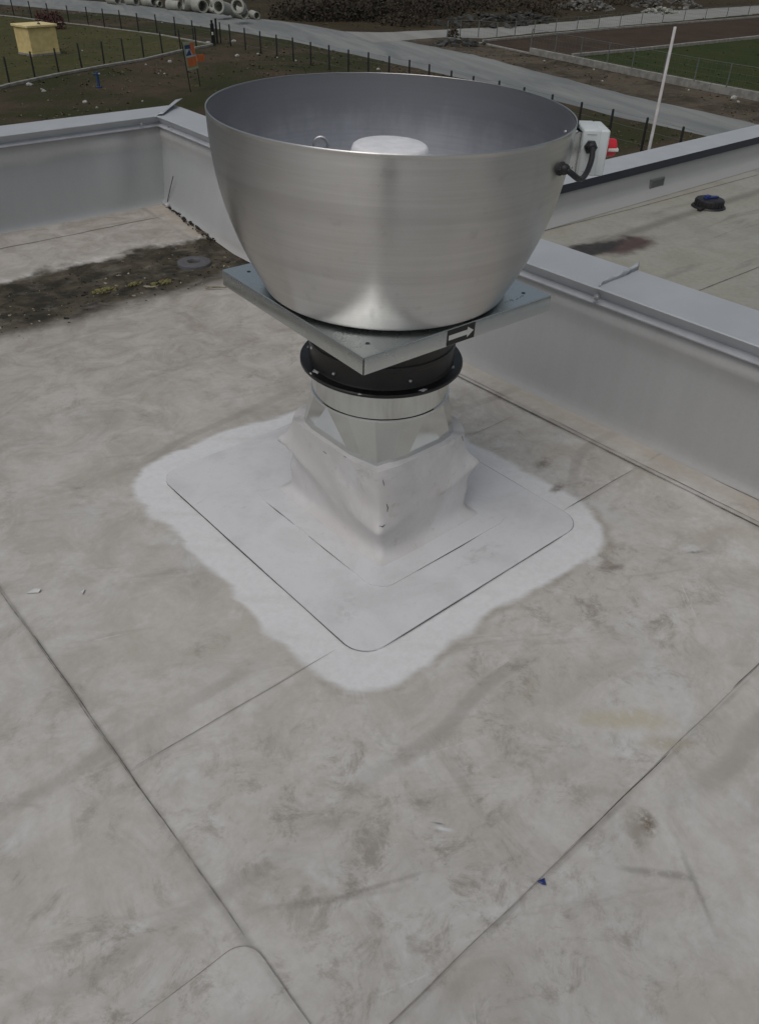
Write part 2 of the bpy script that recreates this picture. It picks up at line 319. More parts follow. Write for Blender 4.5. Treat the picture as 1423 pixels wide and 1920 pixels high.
def spun_alu(name, inside=False):
    m = Mt(name); v = m.obj(); X, Y, Z = m.xyz(v)
    ang = m.math('ARCTAN2', Y, X)
    cv = m.t.nodes.new('ShaderNodeCombineXYZ'); m.set(cv.inputs[0], m.math('COSINE', ang)); m.set(cv.inputs[1], m.math('SINE', ang)); m.set(cv.inputs[2], Z)
    cyl = cv.outputs[0]
    turn = m.noise(3, 5, .65, m.vec(cyl, (.5, .5, 40)))          # spinning marks round the bowl
    blot = m.noise(2.2, 5, .6, m.vec(cyl, (1.2, 1.2, 2.5))); drip = m.noise(7, 4, .6, m.vec(cyl, (1.6, 1.6, .7)))
    smear = m.noise(9, 5, .65, m.vec(cyl, (1, 1, 3), loc=(3, 1, 2)))
    a, b = ((.50, .505, .53), (.60, .605, .63)) if inside else ((.58, .572, .556), (.66, .652, .637))
    c = m.mix(m.step(turn, .2, .8), a, b)
    c = m.mix(m.math('MULTIPLY', m.step(blot, .45, .75), .22), c, (.55, .55, .55))
    c = m.mix(m.math('MULTIPLY', m.step(smear, .58, .74), .32), c, (.4, .39, .38))
    ringm = m.noise(1, 2, .5, m.vec(cyl, (.3, .3, 14)))
    c = m.mix(m.math('MULTIPLY', m.step(ringm, .56, .66), .22), c, (.42, .41, .40))
    if inside:
        hi = m.step(m.math('ADD', Z, m.math('ADD', m.math('MULTIPLY', m.math('SUBTRACT', drip, .5), .10), m.math('MULTIPLY', m.math('SUBTRACT', blot, .5), .25))), 1.22, 1.36)
        c = m.mix(m.math('MULTIPLY', hi, .7), c, (.34, .34, .36))
    c = m.mix(m.math('MULTIPLY', m.step(drip, .56, .75), .14 if inside else .10), c, (.42, .42, .43))
    tg = m.t.nodes.new('ShaderNodeTangent'); tg.direction_type = 'RADIAL'; tg.axis = 'Z'
    m.bump(turn, .02, .001)
    if inside: return m.out(c, m.step(turn, .2, .8, .42, .47), 1.0, Anisotropic=.3, Tangent=tg.outputs[0])
    return m.out(c, m.math('ADD', m.step(turn, .2, .8, .28, .33), m.step(blot, .35, .75, 0, .10 if not inside else .16)), 1.0, Anisotropic=.9, Tangent=tg.outputs[0], **{'Anisotropic Rotation': .25})
M_ALU = spun_alu('spun aluminium'); M_ALUIN = spun_alu('spun aluminium inside', True)
def galv(name, k=1.):
    m = Mt(name); v = m.obj(); sp = m.voro(70, v); n = m.noise(6, 5, .6, v)
    g = m.t.nodes.new('ShaderNodeSeparateColor'); m.set(g.inputs[0], sp)
    c = m.mix(g.outputs[0], tuple(q*k for q in (.615, .645, .643)), tuple(q*k for q in (.635, .668, .664))); c = m.mix(m.math('MULTIPLY', m.step(n, .5, .75), .25), c, (.48, .51, .51))
    return m.out(c, m.step(n, .3, .7, .23, .30), 1.)
M_GALV = galv('galvanised steel'); M_DUCT = simple('bright galvanised sheet', (.63, .655, .645), .13, 1., .05, 5, local=True); M_PAINTALU = simple('matt aluminium casting', (.80, .80, .81), .5, .0, .05, 30, .1, local=True)
M_BOX = simple('white plastic', (.60, .645, .645), .38, 0, .04, 25)
M_RED = simple('red plastic', (.55, .02, .03), .35, 0, .1, 25)
M_GREY = simple('grey plastic ring', (.10, .10, .105), .6, 0, .15, 25)
M_BLUE = simple('blue plastic', (.02, .035, .16), .4, 0, .15, 30)
M_PAPER = simple('white litter', (.62, .62, .6), .7, 0, .1, 20)
M_INKW = simple('white print', (.62, .63, .6), .5, 0, .05, 20)

# ------------------------------------------------------------------ the roof: membrane sheets, each its own slab
def zf(x, y):                              # fall of the roof towards the gutter and up the tilt strip behind it
    return lerp(y, [-99, 3.6, 4.1, 4.5, 4.82, 5.45, 5.7], [0, 0, -.018, -.026, -.002, .045, .05])
deck = MB().slab([(-9, -9), (2.95, -9), (2.95, 5.75), (-9, 5.75)], -.45, -.08).build('roof', simple('roof deck', (.2, .19, .18)), kind='structure')
def sheet(name, mat, x0, x1, y0, y1, top, nx=2, ny=2, ys=None):
    xs = np.linspace(x0, x1, nx); ys = np.linspace(y0, y1, ny) if ys is None else ys
    P = [[(x, y, zf(x, y)+top) for y in ys] for x in xs]; n, m = len(xs), len(ys)
    b = MB().grid(P)
    edge = [(i, 0) for i in range(n)]+[(n-1, j) for j in range(1, m)]+[(i, m-1) for i in range(n-2, -1, -1)]+[(0, j) for j in range(m-2, 0, -1)]
    lo = [(P[i][j][0], P[i][j][1], P[i][j][2]-.01-top) for i, j in edge]; hi = [P[i][j] for i, j in edge]; k = len(edge)
    b.add(hi+lo, [(i, (i+1) % k, k+(i+1) % k, k+i) for i in range(k)])
    return b.build(name, mat, deck)
gy = [1.303, 2.2, 3, 3.6, 3.8, 4.0, 4.2, 4.4, 4.6, 4.75, 4.9, 5.1, 5.3, 5.45, 5.72]
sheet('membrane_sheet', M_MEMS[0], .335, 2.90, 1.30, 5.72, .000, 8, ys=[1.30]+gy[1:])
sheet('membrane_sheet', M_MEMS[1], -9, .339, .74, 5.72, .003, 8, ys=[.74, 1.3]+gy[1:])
sheet('membrane_sheet', M_MEMS[2], .337, 2.90, .432, 1.304, .0025)
sheet('membrane_sheet', M_MEMS[3], .20, 2.90, -9, .437, .0055)
strip = MB()
SX = lambda y: 2.573-.03*(y-1.3)/1.3*.5
ysw = np.linspace(-6, 3.9, 40)
strip.grid([[(SX(y), y, zf(0, y)+.009) for y in ysw], [(2.72, y, zf(0, y)+.011) for y in ysw]])
strip.grid([[(SX(y), y, zf(0, y)+.009) for y in ysw], [(SX(y)+.001, y, zf(0, y)-.004) for y in ysw]])
strip.build('membrane_strip', M_MEM, deck)
def rounded(x0, x1, y0, y1, r, n=8, corners=(1, 1, 1, 1)):
    out = []
    for k, (cx, cy, a0) in enumerate(((x1-r, y1-r, 0), (x0+r, y1-r, 90), (x0+r, y0+r, 180), (x1-r, y0+r, 270))):
        if corners[k]:
            for i in range(n+1): a = rad(a0+90*i/n); out.append((cx+r*math.cos(a), cy+r*math.sin(a)))
        else: out.append((cx+r*(1 if k in (0, 3) else -1), cy+r*(1 if k in (0, 1) else -1)))
    return out
cs = rounded(-9, .345, -9, .765, .055, 8, (1, 0, 0, 0))
MB().slab(cs, -.01, .0085).build('membrane_sheet', M_MEMS[4], deck)

def seam(pts, z, w0, w1, mat, name='seam', gaps=0., parent=deck, step=.012, wob=.0015):
    """thin line of dirt along a lap; its width swells and dies away, each run a piece of its own"""
    pts = [np.array(p, float) for p in pts]; L = [0]
    for a, b in zip(pts, pts[1:]): L.append(L[-1]+np.linalg.norm(b-a))
    run = []; s = 0.; ph = random.random()*9; n_ = max(2, int(L[-1]/step))
    def flush(run):
        if len(run) > 1:
            q = MB().grid([[a, b] for a, b in run]); q.build(name, mat, parent)
    for i in range(n_+1):
        s = L[-1]*i/n_; k = min(max(j for j in range(len(L)) if L[j] <= s+1e-9), len(pts)-2)
        t = (s-L[k])/(L[k+1]-L[k]); d = (pts[k+1]-pts[k])/(L[k+1]-L[k]); n = np.array([-d[1], d[0]])
        p = pts[k]+(pts[k+1]-pts[k])*t+n*(math.sin(s*23+ph)*.5+math.sin(s*7.3+ph))*wob
        g = .5+.25*(math.sin(s*4.1+ph)+math.sin(s*11.7+ph*2))+.06*math.sin(s*60+ph)
        v = min(1, max(0, (g-gaps)/.25+ (1 if gaps <= 0.02 else 0)))
        w = (w0+(w1-w0)*g*random.uniform(.8, 1.1))*v*min(1, (i+1)/10, (n_-i+1)/10)
        if w < .0003: flush(run); run = []; continue
        zz = z+zf(p[0], p[1]); run.append(((p[0]+n[0]*w/2, p[1]+n[1]*w/2, zz), (p[0]-n[0]*w/2, p[1]-n[1]*w/2, zz)))
    flush(run)
seam([(.340, .76), (.337, 1.29), (.333, 2.2), (.33, 3.9)], .0045, .002, .0042, M_DARK3)
seam([(.341, .8), (.338, 2.3)], .0052, .0005, .0024, M_DARK2, gaps=.35)
seam([(.35, .439), (1.95, .449), (2.57, .44)], .0068, .001, .0024, M_DARK3)
seam([(1.0, .443), (1.95, .449), (2.5, .441)], .0072, .0008, .0024, M_DARK, gaps=.28)
seam([(.34, 1.303), (1.03, 1.297)], .0045, .0008, .0022, M_DARK3)
seam([(2.08, 1.307), (2.57, 1.307)], .0045, .001, .003, M_DARK2)
seam([(SX(y)-.003, y) for y in (-2, .8, 1.3, 2.3, 3.8)], .006, .0015, .004, M_DARK, gaps=.05)
seam([(SX(y)+.016, y) for y in (-2, .8, 1.3, 2.3, 3.8)], .0115, .001, .003, M_DARK, gaps=.15)
seam([(.345, .1)]+cs[:9]+[(-.5, .765)], .0097, .0008, .0018, M_DARK3)
seam([(-2, 5.30), (1.5, 5.30), (2.62, 5.31)], .002, .004, .008, M_DARK2, wob=.003)
seam([(2.2, 1.9), (2.54, 1.9)], .0015, .001, .003, M_DARK3, gaps=.1)

# ------------------------------------------------------------------ flashing round the fan's curb
fl = thing('curb_flashing', (1.574, 1.779, 0), 'white membrane flashing patch and wrinkled skirt around the fan curb', 'flashing')
PX0, PX1, PY0, PY1 = 1.037, 2.085, 1.212, 2.447
pr_ = rounded(PX0, PX1, PY0, PY1, .085, 8)
MB().slab(pr_, .001, .0095).build('flashing_patch', M_FLASH, fl)
IX0, IX1, IY0, IY1 = 1.262, 1.905, 1.398, 2.16
in_ = rounded(IX0, IX1, IY0, IY1, .07, 8)
MB().slab(in_, .0095, .013).build('flashing_flange', M_FLASH, fl)
def ringpath(x0, x1, y0, y1, r, off): return rounded(x0-off, x1+off, y0-off, y1+off, r+off, 8)
rp = ringpath(PX0, PX1, PY0, PY1, .085, .002)          # starts at +x, runs counter-clockwise
seam(rp[15:26], .0075, .002, .0044, M_DARK, 'edge_line', 0., fl, .012, .0005)      # left side and near corner
seam(rp[25:28], .0075, .002, .0040, M_DARK, 'edge_line', 0., fl, .012, .0005)
seam(rp[27:]+rp[:2], .0075, .0015, .0032, M_DARK, 'edge_line', .1, fl, .012, .0005)
seam(rp[1:16], .0075, .001, .003, M_DARK3, 'edge_line', .1, fl, .012, .0005)
seam([(IX0-.001, 2.04), (IX0-.001, 1.60), (IX0, 1.50)], .0112, .003, .005, M_DARK, 'edge_line', .05, fl, .012, .001)
seam([(IX0+.005, 1.50), (IX0+.025, 1.425), (IX0+.08, 1.397), (1.42, 1.395)], .0112, .0008, .0025, M_DARK2, 'edge_line', .15, fl, .008, .001)
seam([(1.43, IY0-.001), (1.75, IY0-.001)], .0112, .003, .005, M_DARK, 'edge_line', .0, fl, .012, .001)
seam([(1.75, IY0-.001), (1.90, IY0+.01)], .0112, .0005, .0018, M_DARK3, 'edge_line', .1, fl, .012, .001)
# skirt: loft of rounded squares, ridge of slack half-way, pinched corners
def skirt():
    N = 168; zs = [.013, .016, .022, .032, .045, .06, .075]+list(np.linspace(.09, .35, 30))+[.362, .371, .376]
    rows = []; cang = [-3*math.pi/4, -math.pi/4, math.pi/4, 3*math.pi/4, 5*math.pi/4]; hzs = [.128, .232, .20, .248, .128]; amps = [.009, .024, .020, .028, .009]
    for z in zs:
        t = z/.37; hx, hy = .190+.038*t, .250+.004*t; cx, cy = 1.586-.012*t, 1.787-.010*t; row = []
        for k in range(N):
            a = 2*math.pi*(k+.5)/N-math.pi; ca, sa = math.cos(a), math.sin(a); m_ = max(abs(ca), abs(sa)); ux, uy = ca/m_, sa/m_
            q = min(abs(ux), abs(uy)); soft = max(0, (q-.55)/.45)**1.5*(.025+.095*t**2); corner = max(0, (q-.72)/.28)
            a2 = a if a > -3*math.pi/4 else a+2*math.pi
            hz = lerp(a2, cang, hzs); sag = math.sin((a2-math.pi/4) % (math.pi/2)*2); hz -= .012*sag; am = lerp(a2, cang, amps)
            ridge = .021-.006*sag+.004*math.sin(a*5+1)
            if z >= hz: d = ridge*math.exp(-((z-hz)/.060)**1.3)*min(1, (.378-z)/.05)
            else: d = .013+(ridge-.013)*math.exp(-((hz-z)/.04)**1.5)
            d += .042*math.exp(-(z-.013)/.013)
            spike = (am*math.exp(-abs(z-hz)/(.032 if z > hz else .018)))*corner**1.3
            tuck = -.006*math.exp(-((z-hz+.06)/.03)**2)*corner
            wav = (.005*math.sin(a*3+z*17+1)+.002*(1-abs(math.sin(a*4+z*23)))+.0015*math.sin(a*9+z*41))*math.sin(min(1, z/.36)*math.pi)
            e = d+spike+tuck+wav
            row.append((cx+ux*(hx*(1-soft)+e), cy+uy*(hy*(1-soft)+e), z*(1-.035*t)+.010*corner*math.exp(-((z-hz)/.04)**2)-.012*corner*t**6))
        row.append(row[0]); rows.append(row)
    top = rows[-1]; mx_ = np.mean([p[:2] for p in top], axis=0)
    rows.append([(mx_[0]+(p[0]-mx_[0])*.84, mx_[1]+(p[1]-mx_[1])*.84, p[2]-.001) for p in top])
    return rows
sk = skirt()
MB().grid(sk).build('skirt', M_SKIRT, fl, smooth=70)
# folded-over band of membrane round the top of the skirt
# dirt in the corner welds
def blot(name, px, py, X=None, z=None, r=.008, mat=M_DARK, parent=fl, el=1., ang=0.):
    pass
from mathutils.bvhtree import BVHTree
skb = MB().grid(sk); bvh = BVHTree.FromPolygons(skb.v, skb.f)
def on_skirt(px, py):
    d = ray(px, py); d = d/np.linalg.norm(d); h = bvh.ray_cast(Vector(EYE), Vector(d))[0]
    return None if h is None else np.array(h)-d*.0008
for pts, r_ in (([(718, 900), (719, 905), (721, 911)], .0012), ([(725, 945), (727, 952), (726, 960)], .0016), ([(711, 986), (717, 988), (722, 984)], .0018), ([(888, 893), (884, 899), (879, 905)], .0022), ([(876, 914), (875, 925), (874, 936)], .0018), ([(866, 818), (868, 826)], .0018), ([(606, 846), (612, 851)], .0016), ([(645, 855), (649, 858)], .0016)):
    h = [on_skirt(*q) for q in pts]
    if all(x is not None for x in h) and max(np.linalg.norm(h[i]-h[i+1]) for i in range(len(h)-1)) < .05: MB().tube(h, [r_*.6]+[r_]*(len(h)-2)+[r_*.5], 5).build('weld_dirt', M_DARK, fl)

# ------------------------------------------------------------------ the roof fan
fan = thing('roof_fan', (0, 0, 0), 'large spun aluminium bowl roof fan on a square galvanised base plate', 'roof fan')
K = 1.045; AX0 = np.array([1.5059, 1.7045, 0.]); W = np.array([-.0065, -.0251, 1.]); W /= np.linalg.norm(W)
U = np.array([1., 0, 0])-W*W[0]; U /= np.linalg.norm(U); V = np.cross(W, U)
FO = EYE+K*(AX0-EYE)
fan['_local'] = 1
fan.matrix_world = Matrix(((U[0], V[0], W[0], FO[0]), (U[1], V[1], W[1], FO[1]), (U[2], V[2], W[2], FO[2]), (0, 0, 0, 1)))
fan.location = FO; fan.rotation_euler = fan.matrix_world.to_euler()
def to_local(p): q = np.array(p)-FO; return np.array([q@U, q@V, q@W])
# bowl
BZ0, BZ1, BR0, BR1 = .9576, 1.4273, .3655, .4915
def bowl_r(z): t = min(1, max(0, (z-BZ0)/(BZ1-BZ0))); return BR0+(BR1-BR0)*(1-(1-t)**2.249)**1.073
zz = np.linspace(BZ0, BZ1, 60); rr = [bowl_r(z) for z in zz]
outer = [(.300, .9515), (.345, .9515), (.3560, .9525), (.3610, .954), (.3637, .9560)]+list(zip(rr, zz))
lipo = [(.4925, 1.4285), (.4925, 1.4315), (.4905, 1.433), (.4885, 1.4315)]
MB().lathe(outer+lipo, 192).build('bowl', M_ALU, fan, smooth=60)
inner = [(.487, 1.430)]+[(r-.0045, z) for r, z in list(zip(rr, zz))[::-1]][:-4]+[(.30, .990)]
bowl_in = MB().lathe(inner, 192).build('bowl_lining', M_ALUIN, fan, smooth=60)
# inner deck, motor cover, eye bolt
MB().lathe([(.33, 1.02), (.25, 1.13), (.20, 1.185), (.16, 1.20), (0.0001, 1.20)], 96).build('impeller_cover', M_ALUIN, fan, smooth=40)
MB().lathe([(.140, 1.20), (.132, 1.21), (.124, 1.25), (.115, 1.30), (.107, 1.325), (.103, 1.334), (.097, 1.3375), (.05, 1.338), (.0001, 1.338)], 96).build('motor_cover', M_PAINTALU, fan, smooth=50)
eb = to_local(onz(602, 271.5, 1.237))
er_ = np.array([CR[0], CR[1], 0]); er_ /= np.linalg.norm(er_)
pts = [eb+.020*(math.cos(a)*er_+math.sin(a)*np.array([0, 0, 1.])) for a in np.linspace(0, 2*math.pi, 25)]
MB().tube(pts, .0052, 10, cap=False).tube([eb+np.array([0, 0, -.0165]), eb+np.array([0, 0, -.14])], .0045, 10).lathe([(.0001, 0), (.011, 0), (.012, .008), (.006, .012), (.0001, .012)], 16, (eb+np.array([0, 0, -.032]), np.array([1, 0, 0]), np.array([0, 1, 0]), np.array([0, 0, 1]))).build('eye_bolt', M_ZINC, fan, smooth=50)
# base plate: folded square tray with a drip skirt
PZ, PB, PS, PR = .9435, .8935, .3595, -.0368
ca, sa = math.cos(PR), math.sin(PR)
def prot(x, y, z): return (x*ca-y*sa, x*sa+y*ca, z)
bp = MB(); r = .003
for s0, s1, zt in ((PS-.003, .0001, PZ),):
    bp.add([prot(x, y, PZ) for x, y in ((-s0, -s0), (s0, -s0), (s0, s0), (-s0, s0))], [(0, 1, 2, 3)])
for k in range(4):
    a = k*math.pi/2
    def rt(x, y, z): return prot(x*math.cos(a)-y*math.sin(a), x*math.sin(a)+y*math.cos(a), z)
    s = PS-.0015
    prof = [(-(PS-.003), PZ), (-(PS-.001), PZ-.001), (-PS, PZ-.003), (-PS, PB), (-(PS-.002), PB-.0005), (-(PS-.012), PB+.001)]
    bp.grid([[rt(-s if i == 0 else s, y, z) for y, z in prof] for i in range(2)])
plate = bp.build('base_plate', M_GALV, fan, smooth=30)
for k in range(4):
    a = k*math.pi/2+math.pi/4
    h = prot(.423*math.cos(a), .423*math.sin(a), PZ+.0006)
    MB().lathe([(.0062, 0), (.0001, -.0001)], 20, (np.array(h), np.array([1, 0, 0]), np.array([0, 1, 0]), np.array([0, 0, 1]))).build('bolt_hole', M_BLACK, plate)
cm = MB()
cm.add([prot(-PS-.0008, -PS-.0008, z) for z in (PB, PZ-.006)]+[prot(-PS+.002, -PS-.0008, z) for z in (PB, PZ-.006)], [(0, 1, 3, 2)])
cm.add([prot(-PS-.0008, -PS+.002, z) for z in (PB, PZ-.006)]+[prot(-PS-.0008, -PS-.0008, z) for z in (PB, PZ-.006)], [(0, 1, 3, 2)])
cm.build('corner_slit', M_BLACK, plate)
# arrow sticker on the skirt that faces -y
def skirt_x(px, py):                       # local x on the -y skirt under a line of sight
    d = ray(px, py); n = -(V*ca - U*sa); P0 = FO+np.array(U)*(PS*sa)+np.array(V)*(-PS*ca)
    t = ((P0-EYE)@n)/(d@n); q = to_local(EYE+d*t); return q[0]*ca+q[1]*sa, q[2]
sx0, sx1 = skirt_x(838, 632)[0], skirt_x(889, 622)[0]
def st(x, z, off): return prot(x, -PS-off, z)
zl, zh = PB+.001, PZ-.002
stk = MB(); stk.add([st(sx0, zl, .0008), st(sx1, zl, .0008), st(sx1, zh, .0008), st(sx0, zh, .0008)], [(0, 1, 2, 3)])
stk = stk.build('arrow_sticker', M_BLACK, plate)
L = sx1-sx0; zm = (zl+zh)/2; hh = (zh-zl)
ap = [(.05, -.16), (.72, -.16), (.72, -.34), (.95, 0), (.72, .34), (.72, .16), (.05, .16)]
MB().add([st(sx0+L*x, zm+hh*z, .0014) for x, z in ap], [tuple(range(7))]).build('arrow', M_INKW, stk)
# pencilled figures near the right-hand corner of the plate
pen = MB()
for i in range(9):
    x0_ = .20+i*.011+random.uniform(-.002, .002); y0_ = -.315+random.uniform(-.004, .004)
    q = [(x0_+random.uniform(-.004, .004), y0_+random.uniform(-.007, .007)) for _ in range(3)]
    for a_, b_ in zip(q, q[1:]):
        d = np.array(b_)-np.array(a_); n = np.array([-d[1], d[0]]); n = n/(np.linalg.norm(n)+1e-9)*.0007
        pen.add([prot(*(np.array(a_)+n), PZ+.0007), prot(*(np.array(b_)+n), PZ+.0007), prot(*(np.array(b_)-n), PZ+.0007), prot(*(np.array(a_)-n), PZ+.0007)], [(0, 1, 2, 3)])
pen.build('pencil_marks', simple('pencil', (.16, .17, .18), .7), plate)
# black neck, flange with glue blobs, galvanised collar and square-to-round transition
neck = MB().lathe([(.232, .890), (.232, .84), (.2335, .836), (.2335, .828), (.232, .824), (.232, .775), (.236, .772), (.236, .757), (.232, .754), (.2325, .705), (.236, .6985)], 128).build('neck', M_BLACK, fan, smooth=40)
fln = MB().lathe([(.229, .699), (.262, .6975), (.2646, .6945), (.2646, .688), (.263, .6865), (.226, .6865)], 128).build('flange', M_BLACK, fan, smooth=40)
def fl_pt(px, py, z): q = to_local(EYE+ray(px, py)*((z-EYE@W+FO@W)/(ray(px, py)@W))); return q
M_GLUE = simple('white sealant', (.48, .47, .47), .5, 0, .15, 60)
for (px, py, s) in ((592, 696, .014), (793, 731, .013), (849, 688, .010), (578, 650, .008), (674, 739, .006), (583, 700, .006)):
    q = fl_pt(px, py, .6995); bm = MB()
    a0 = math.atan2(q[1], q[0]); rows = []
    for i in range(5):
        rows.append([(q[0]+s*(1-i/4.)*(1+.3*math.sin(k*1.9+px))*(math.cos(k*math.pi/6)*-math.sin(a0)+.55*math.sin(k*math.pi/6)*math.cos(a0)), q[1]+s*(1-i/4.)*(1+.3*math.sin(k*1.9+px))*(math.cos(k*math.pi/6)*math.cos(a0)+.55*math.sin(k*math.pi/6)*math.sin(a0)), .6985+.004*math.sin(i/4*math.pi/2)) for k in range(13)])
    bm.grid(rows).build('sealant_blob', M_GLUE, fln, smooth=True)
for (px, py) in ((626, 701), (769, 714), (585, 652)):
    d = ray(px, py); A = np.array([d@U, d@V]); q0 = to_local(EYE)[:2]; a_ = A@A; b_ = 2*A@q0; c_ = q0@q0-.236**2
    t = (-b_-math.sqrt(max(0, b_*b_-4*a_*c_)))/(2*a_); q = to_local(EYE+d*t); n = np.array([q[0], q[1], 0])/math.hypot(q[0], q[1]); tn = np.array([-n[1], n[0], 0])
    MB().lathe([(.0001, .006), (.004, .005), (.0055, .002), (.0058, -.006)], 14, (q, tn, np.array([0, 0, 1.]), n)).build('rivet', M_ZINC, neck, smooth=50)
collar = MB().lathe([(.226, .6875), (.2262, .595), (.2262, .592), (.2300, .590), (.2308, .5865), (.2300, .583), (.2270, .581)], 128).build('collar', M_DUCT, fan, smooth=40)
tr = MB(); NB = 4; rt_ = .2275; zt, zb = .584, .26; hx, hy = .186, .236; ox, oy = to_local((1.574, 1.779, .32))[:2]
cir = lambda a: (rt_*math.cos(a), rt_*math.sin(a), zt)
cor = [(ox+hx, oy+hy, zb), (ox-hx, oy+hy, zb), (ox-hx, oy-hy, zb), (ox+hx, oy-hy, zb)]
for k in range(4):
    a0 = k*math.pi/2
    for i in range(NB):
        tr.add([cor[k], cir(a0+math.pi/2*i/NB), cir(a0+math.pi/2*(i+1)/NB)], [(0, 1, 2)])
    tr.add([cor[k], cor[(k+1) % 4], cir(a0+math.pi/2)], [(0, 1, 2)])
tr.build('transition_duct', M_DUCT, fan)
# isolator switch on a bracket at the rim
hf = np.array([CF[0], CF[1], 0]); hf /= np.linalg.norm(hf); hr = np.array([hf[1], -hf[0], 0])
RC = FO+W*1.427
def iso(r_, t_, z): return RC+hr*r_+hf*t_+np.array([0, 0, z-RC[2]])     # radial, tangential, world height
def loc_mb(mb): mb.v = [tuple(to_local(v)) for v in mb.v]; return mb
ZT, ZB = 1.320, 1.202; zc = (ZT+ZB)/2
axs = np.array([hr, hf, (0, 0, 1)])
TW = .125; tc = .015
sb = loc_mb(MB().box(iso(.5375, tc, zc), (.050, TW, ZT-ZB), axs, .006, 3)).build('switch_box', M_BOX, fan, smooth=35)
loc_mb(MB().box(iso(.5715, tc, zc), (.027, TW-.0015, ZT-ZB-.0015), axs, .006, 3)).build('lid', M_BOX, sb, smooth=35)
loc_mb(MB().lathe([(.0001, .038), (.012, .038), (.020, .035), (.0225, .030), (.0235, .012), (.029, .010), (.029, 0), (.0001, 0)], 40, (iso(.584, tc, zc+.004), hf, np.array([0, 0, 1.]), hr))).build('red_knob', M_RED, sb, smooth=35)
loc_mb(MB().box(iso(.606, tc, zc+.002), (.036, .053, .008), axs, .002)).build('knob_grip', M_INKW, sb, smooth=35)
M_LINE = simple('moulded line', (.30, .31, .31), .5)
for zq in (ZT-.012, ZB+.012):
    loc_mb(MB().box(iso(.5365, tc-TW/2-.0003, zq), (.026, .0012, .0012), axs)).build('moulded_line', M_LINE, sb)
loc_mb(MB().box(iso(.500, tc+.005, zc+.003), (.024, .09, .098), axs, .002)).box if False else None
br = MB(); br.box(iso(.5115, tc, zc), (.003, .118, .104), axs).box(iso(.499, tc-.045, zc), (.026, .003, .098), axs).box(iso(.499, tc+.045, zc), (.026, .003, .098), axs)
loc_mb(br).build('bracket', M_GALV, fan)
loc_mb(MB().box(iso(.500, tc+.03, 1.322), (.020, .06, .022), axs, .003)).build('rubber_buffer', M_RUB, fan, smooth=35)
for zq in (1.31, 1.22):
    loc_mb(MB().lathe([(.0001, .004), (.004, .003), (.005, 0)], 12, (iso(.4965, tc-.0475, zq), hr, np.array([0, 0, 1.]), -hf))).build('screw', M_ZINC, fan, smooth=True)
loc_mb(MB().lathe([(.0001, .006), (.003, .005), (.004, 0)], 12, (iso(.474, tc-.02, 1.305), hf, np.array([0, 0, 1.]), -hr))).build('screw', M_ZINC, fan, smooth=True)
# glands and cable
gc = iso(.5365, tc-TW/2, 1.278)
def gland(c, n, up=np.array([0, 0, 1.])):
    a = np.cross(up, n); a /= np.linalg.norm(a); b = np.cross(n, a)
    hexp = MB()
    hexp.lathe([(.0001, 0), (.0175, 0), (.0175, .012), (.016, .0135)], 6, (c, a, b, n)).lathe([(.014, .011), (.014, .018), (.012, .024), (.009, .027), (.0001, .027)], 24, (c, a, b, n))
    return hexp
loc_mb(gland(gc, -hf)).build('cable_gland', M_RUB, sb, smooth=30)
g2 = iso(.437, -.155, 1.232); n2 = (hr*.72-hf*.69); n2 /= np.linalg.norm(n2)
d2 = ray(1050, 316)
def bowl_hit(px, py):                      # first hit of a sight line with the bowl
    d = ray(px, py)
    for t in np.linspace(1.2, 4, 2800):
        q = to_local(EYE+d*t)
        if BZ0 < q[2] < BZ1 and math.hypot(q[0], q[1]) < bowl_r(q[2]): return EYE+d*t
    return None
hp = None
for dx in range(0, 40, 2):
    hp = bowl_hit(1050-dx, 316)
    if hp is not None: break
ql = to_local(hp); n2 = U*ql[0]+V*ql[1]; n2 /= np.linalg.norm(n2)
loc_mb(gland(hp-n2*.006, n2)).build('cable_gland', M_RUB, fan, smooth=30)
ca_, cb_ = hp+n2*.012, gc-hf*.02
def bez(p, n=28):
    out = []
    for t in np.linspace(0, 1, n):
        q = [np.array(x) for x in p]
        while len(q) > 1: q = [a*(1-t)+b*t for a, b in zip(q, q[1:])]
        out.append(q[0])
    return out
cab = bez([ca_, ca_+n2*.05+np.array([0, 0, -.012]), (ca_+cb_)/2+np.array([0, 0, -.075])-hf*.03, cb_-hf*.055+np.array([0, 0, -.045]), cb_-hf*.03, cb_])
loc_mb(MB().tube(cab, .0075, 12)).build('cable', M_RUB, fan, smooth=True)

# ------------------------------------------------------------------ parapets of the upper roof
# right-hand parapet, runs from the back corner past the fan towards lower right
RP = [(2.72, -7, .58), (2.72, 2.3, .58), (2.813, 5.60, .62)]
def rp_at(y): return lerp(y, [p[1] for p in RP], [p[0] for p in RP]), lerp(y, [p[1] for p in RP], [p[2] for p in RP])
def lp_at(x): return 5.60+(x-2.813)*.036, .62
CW = .305

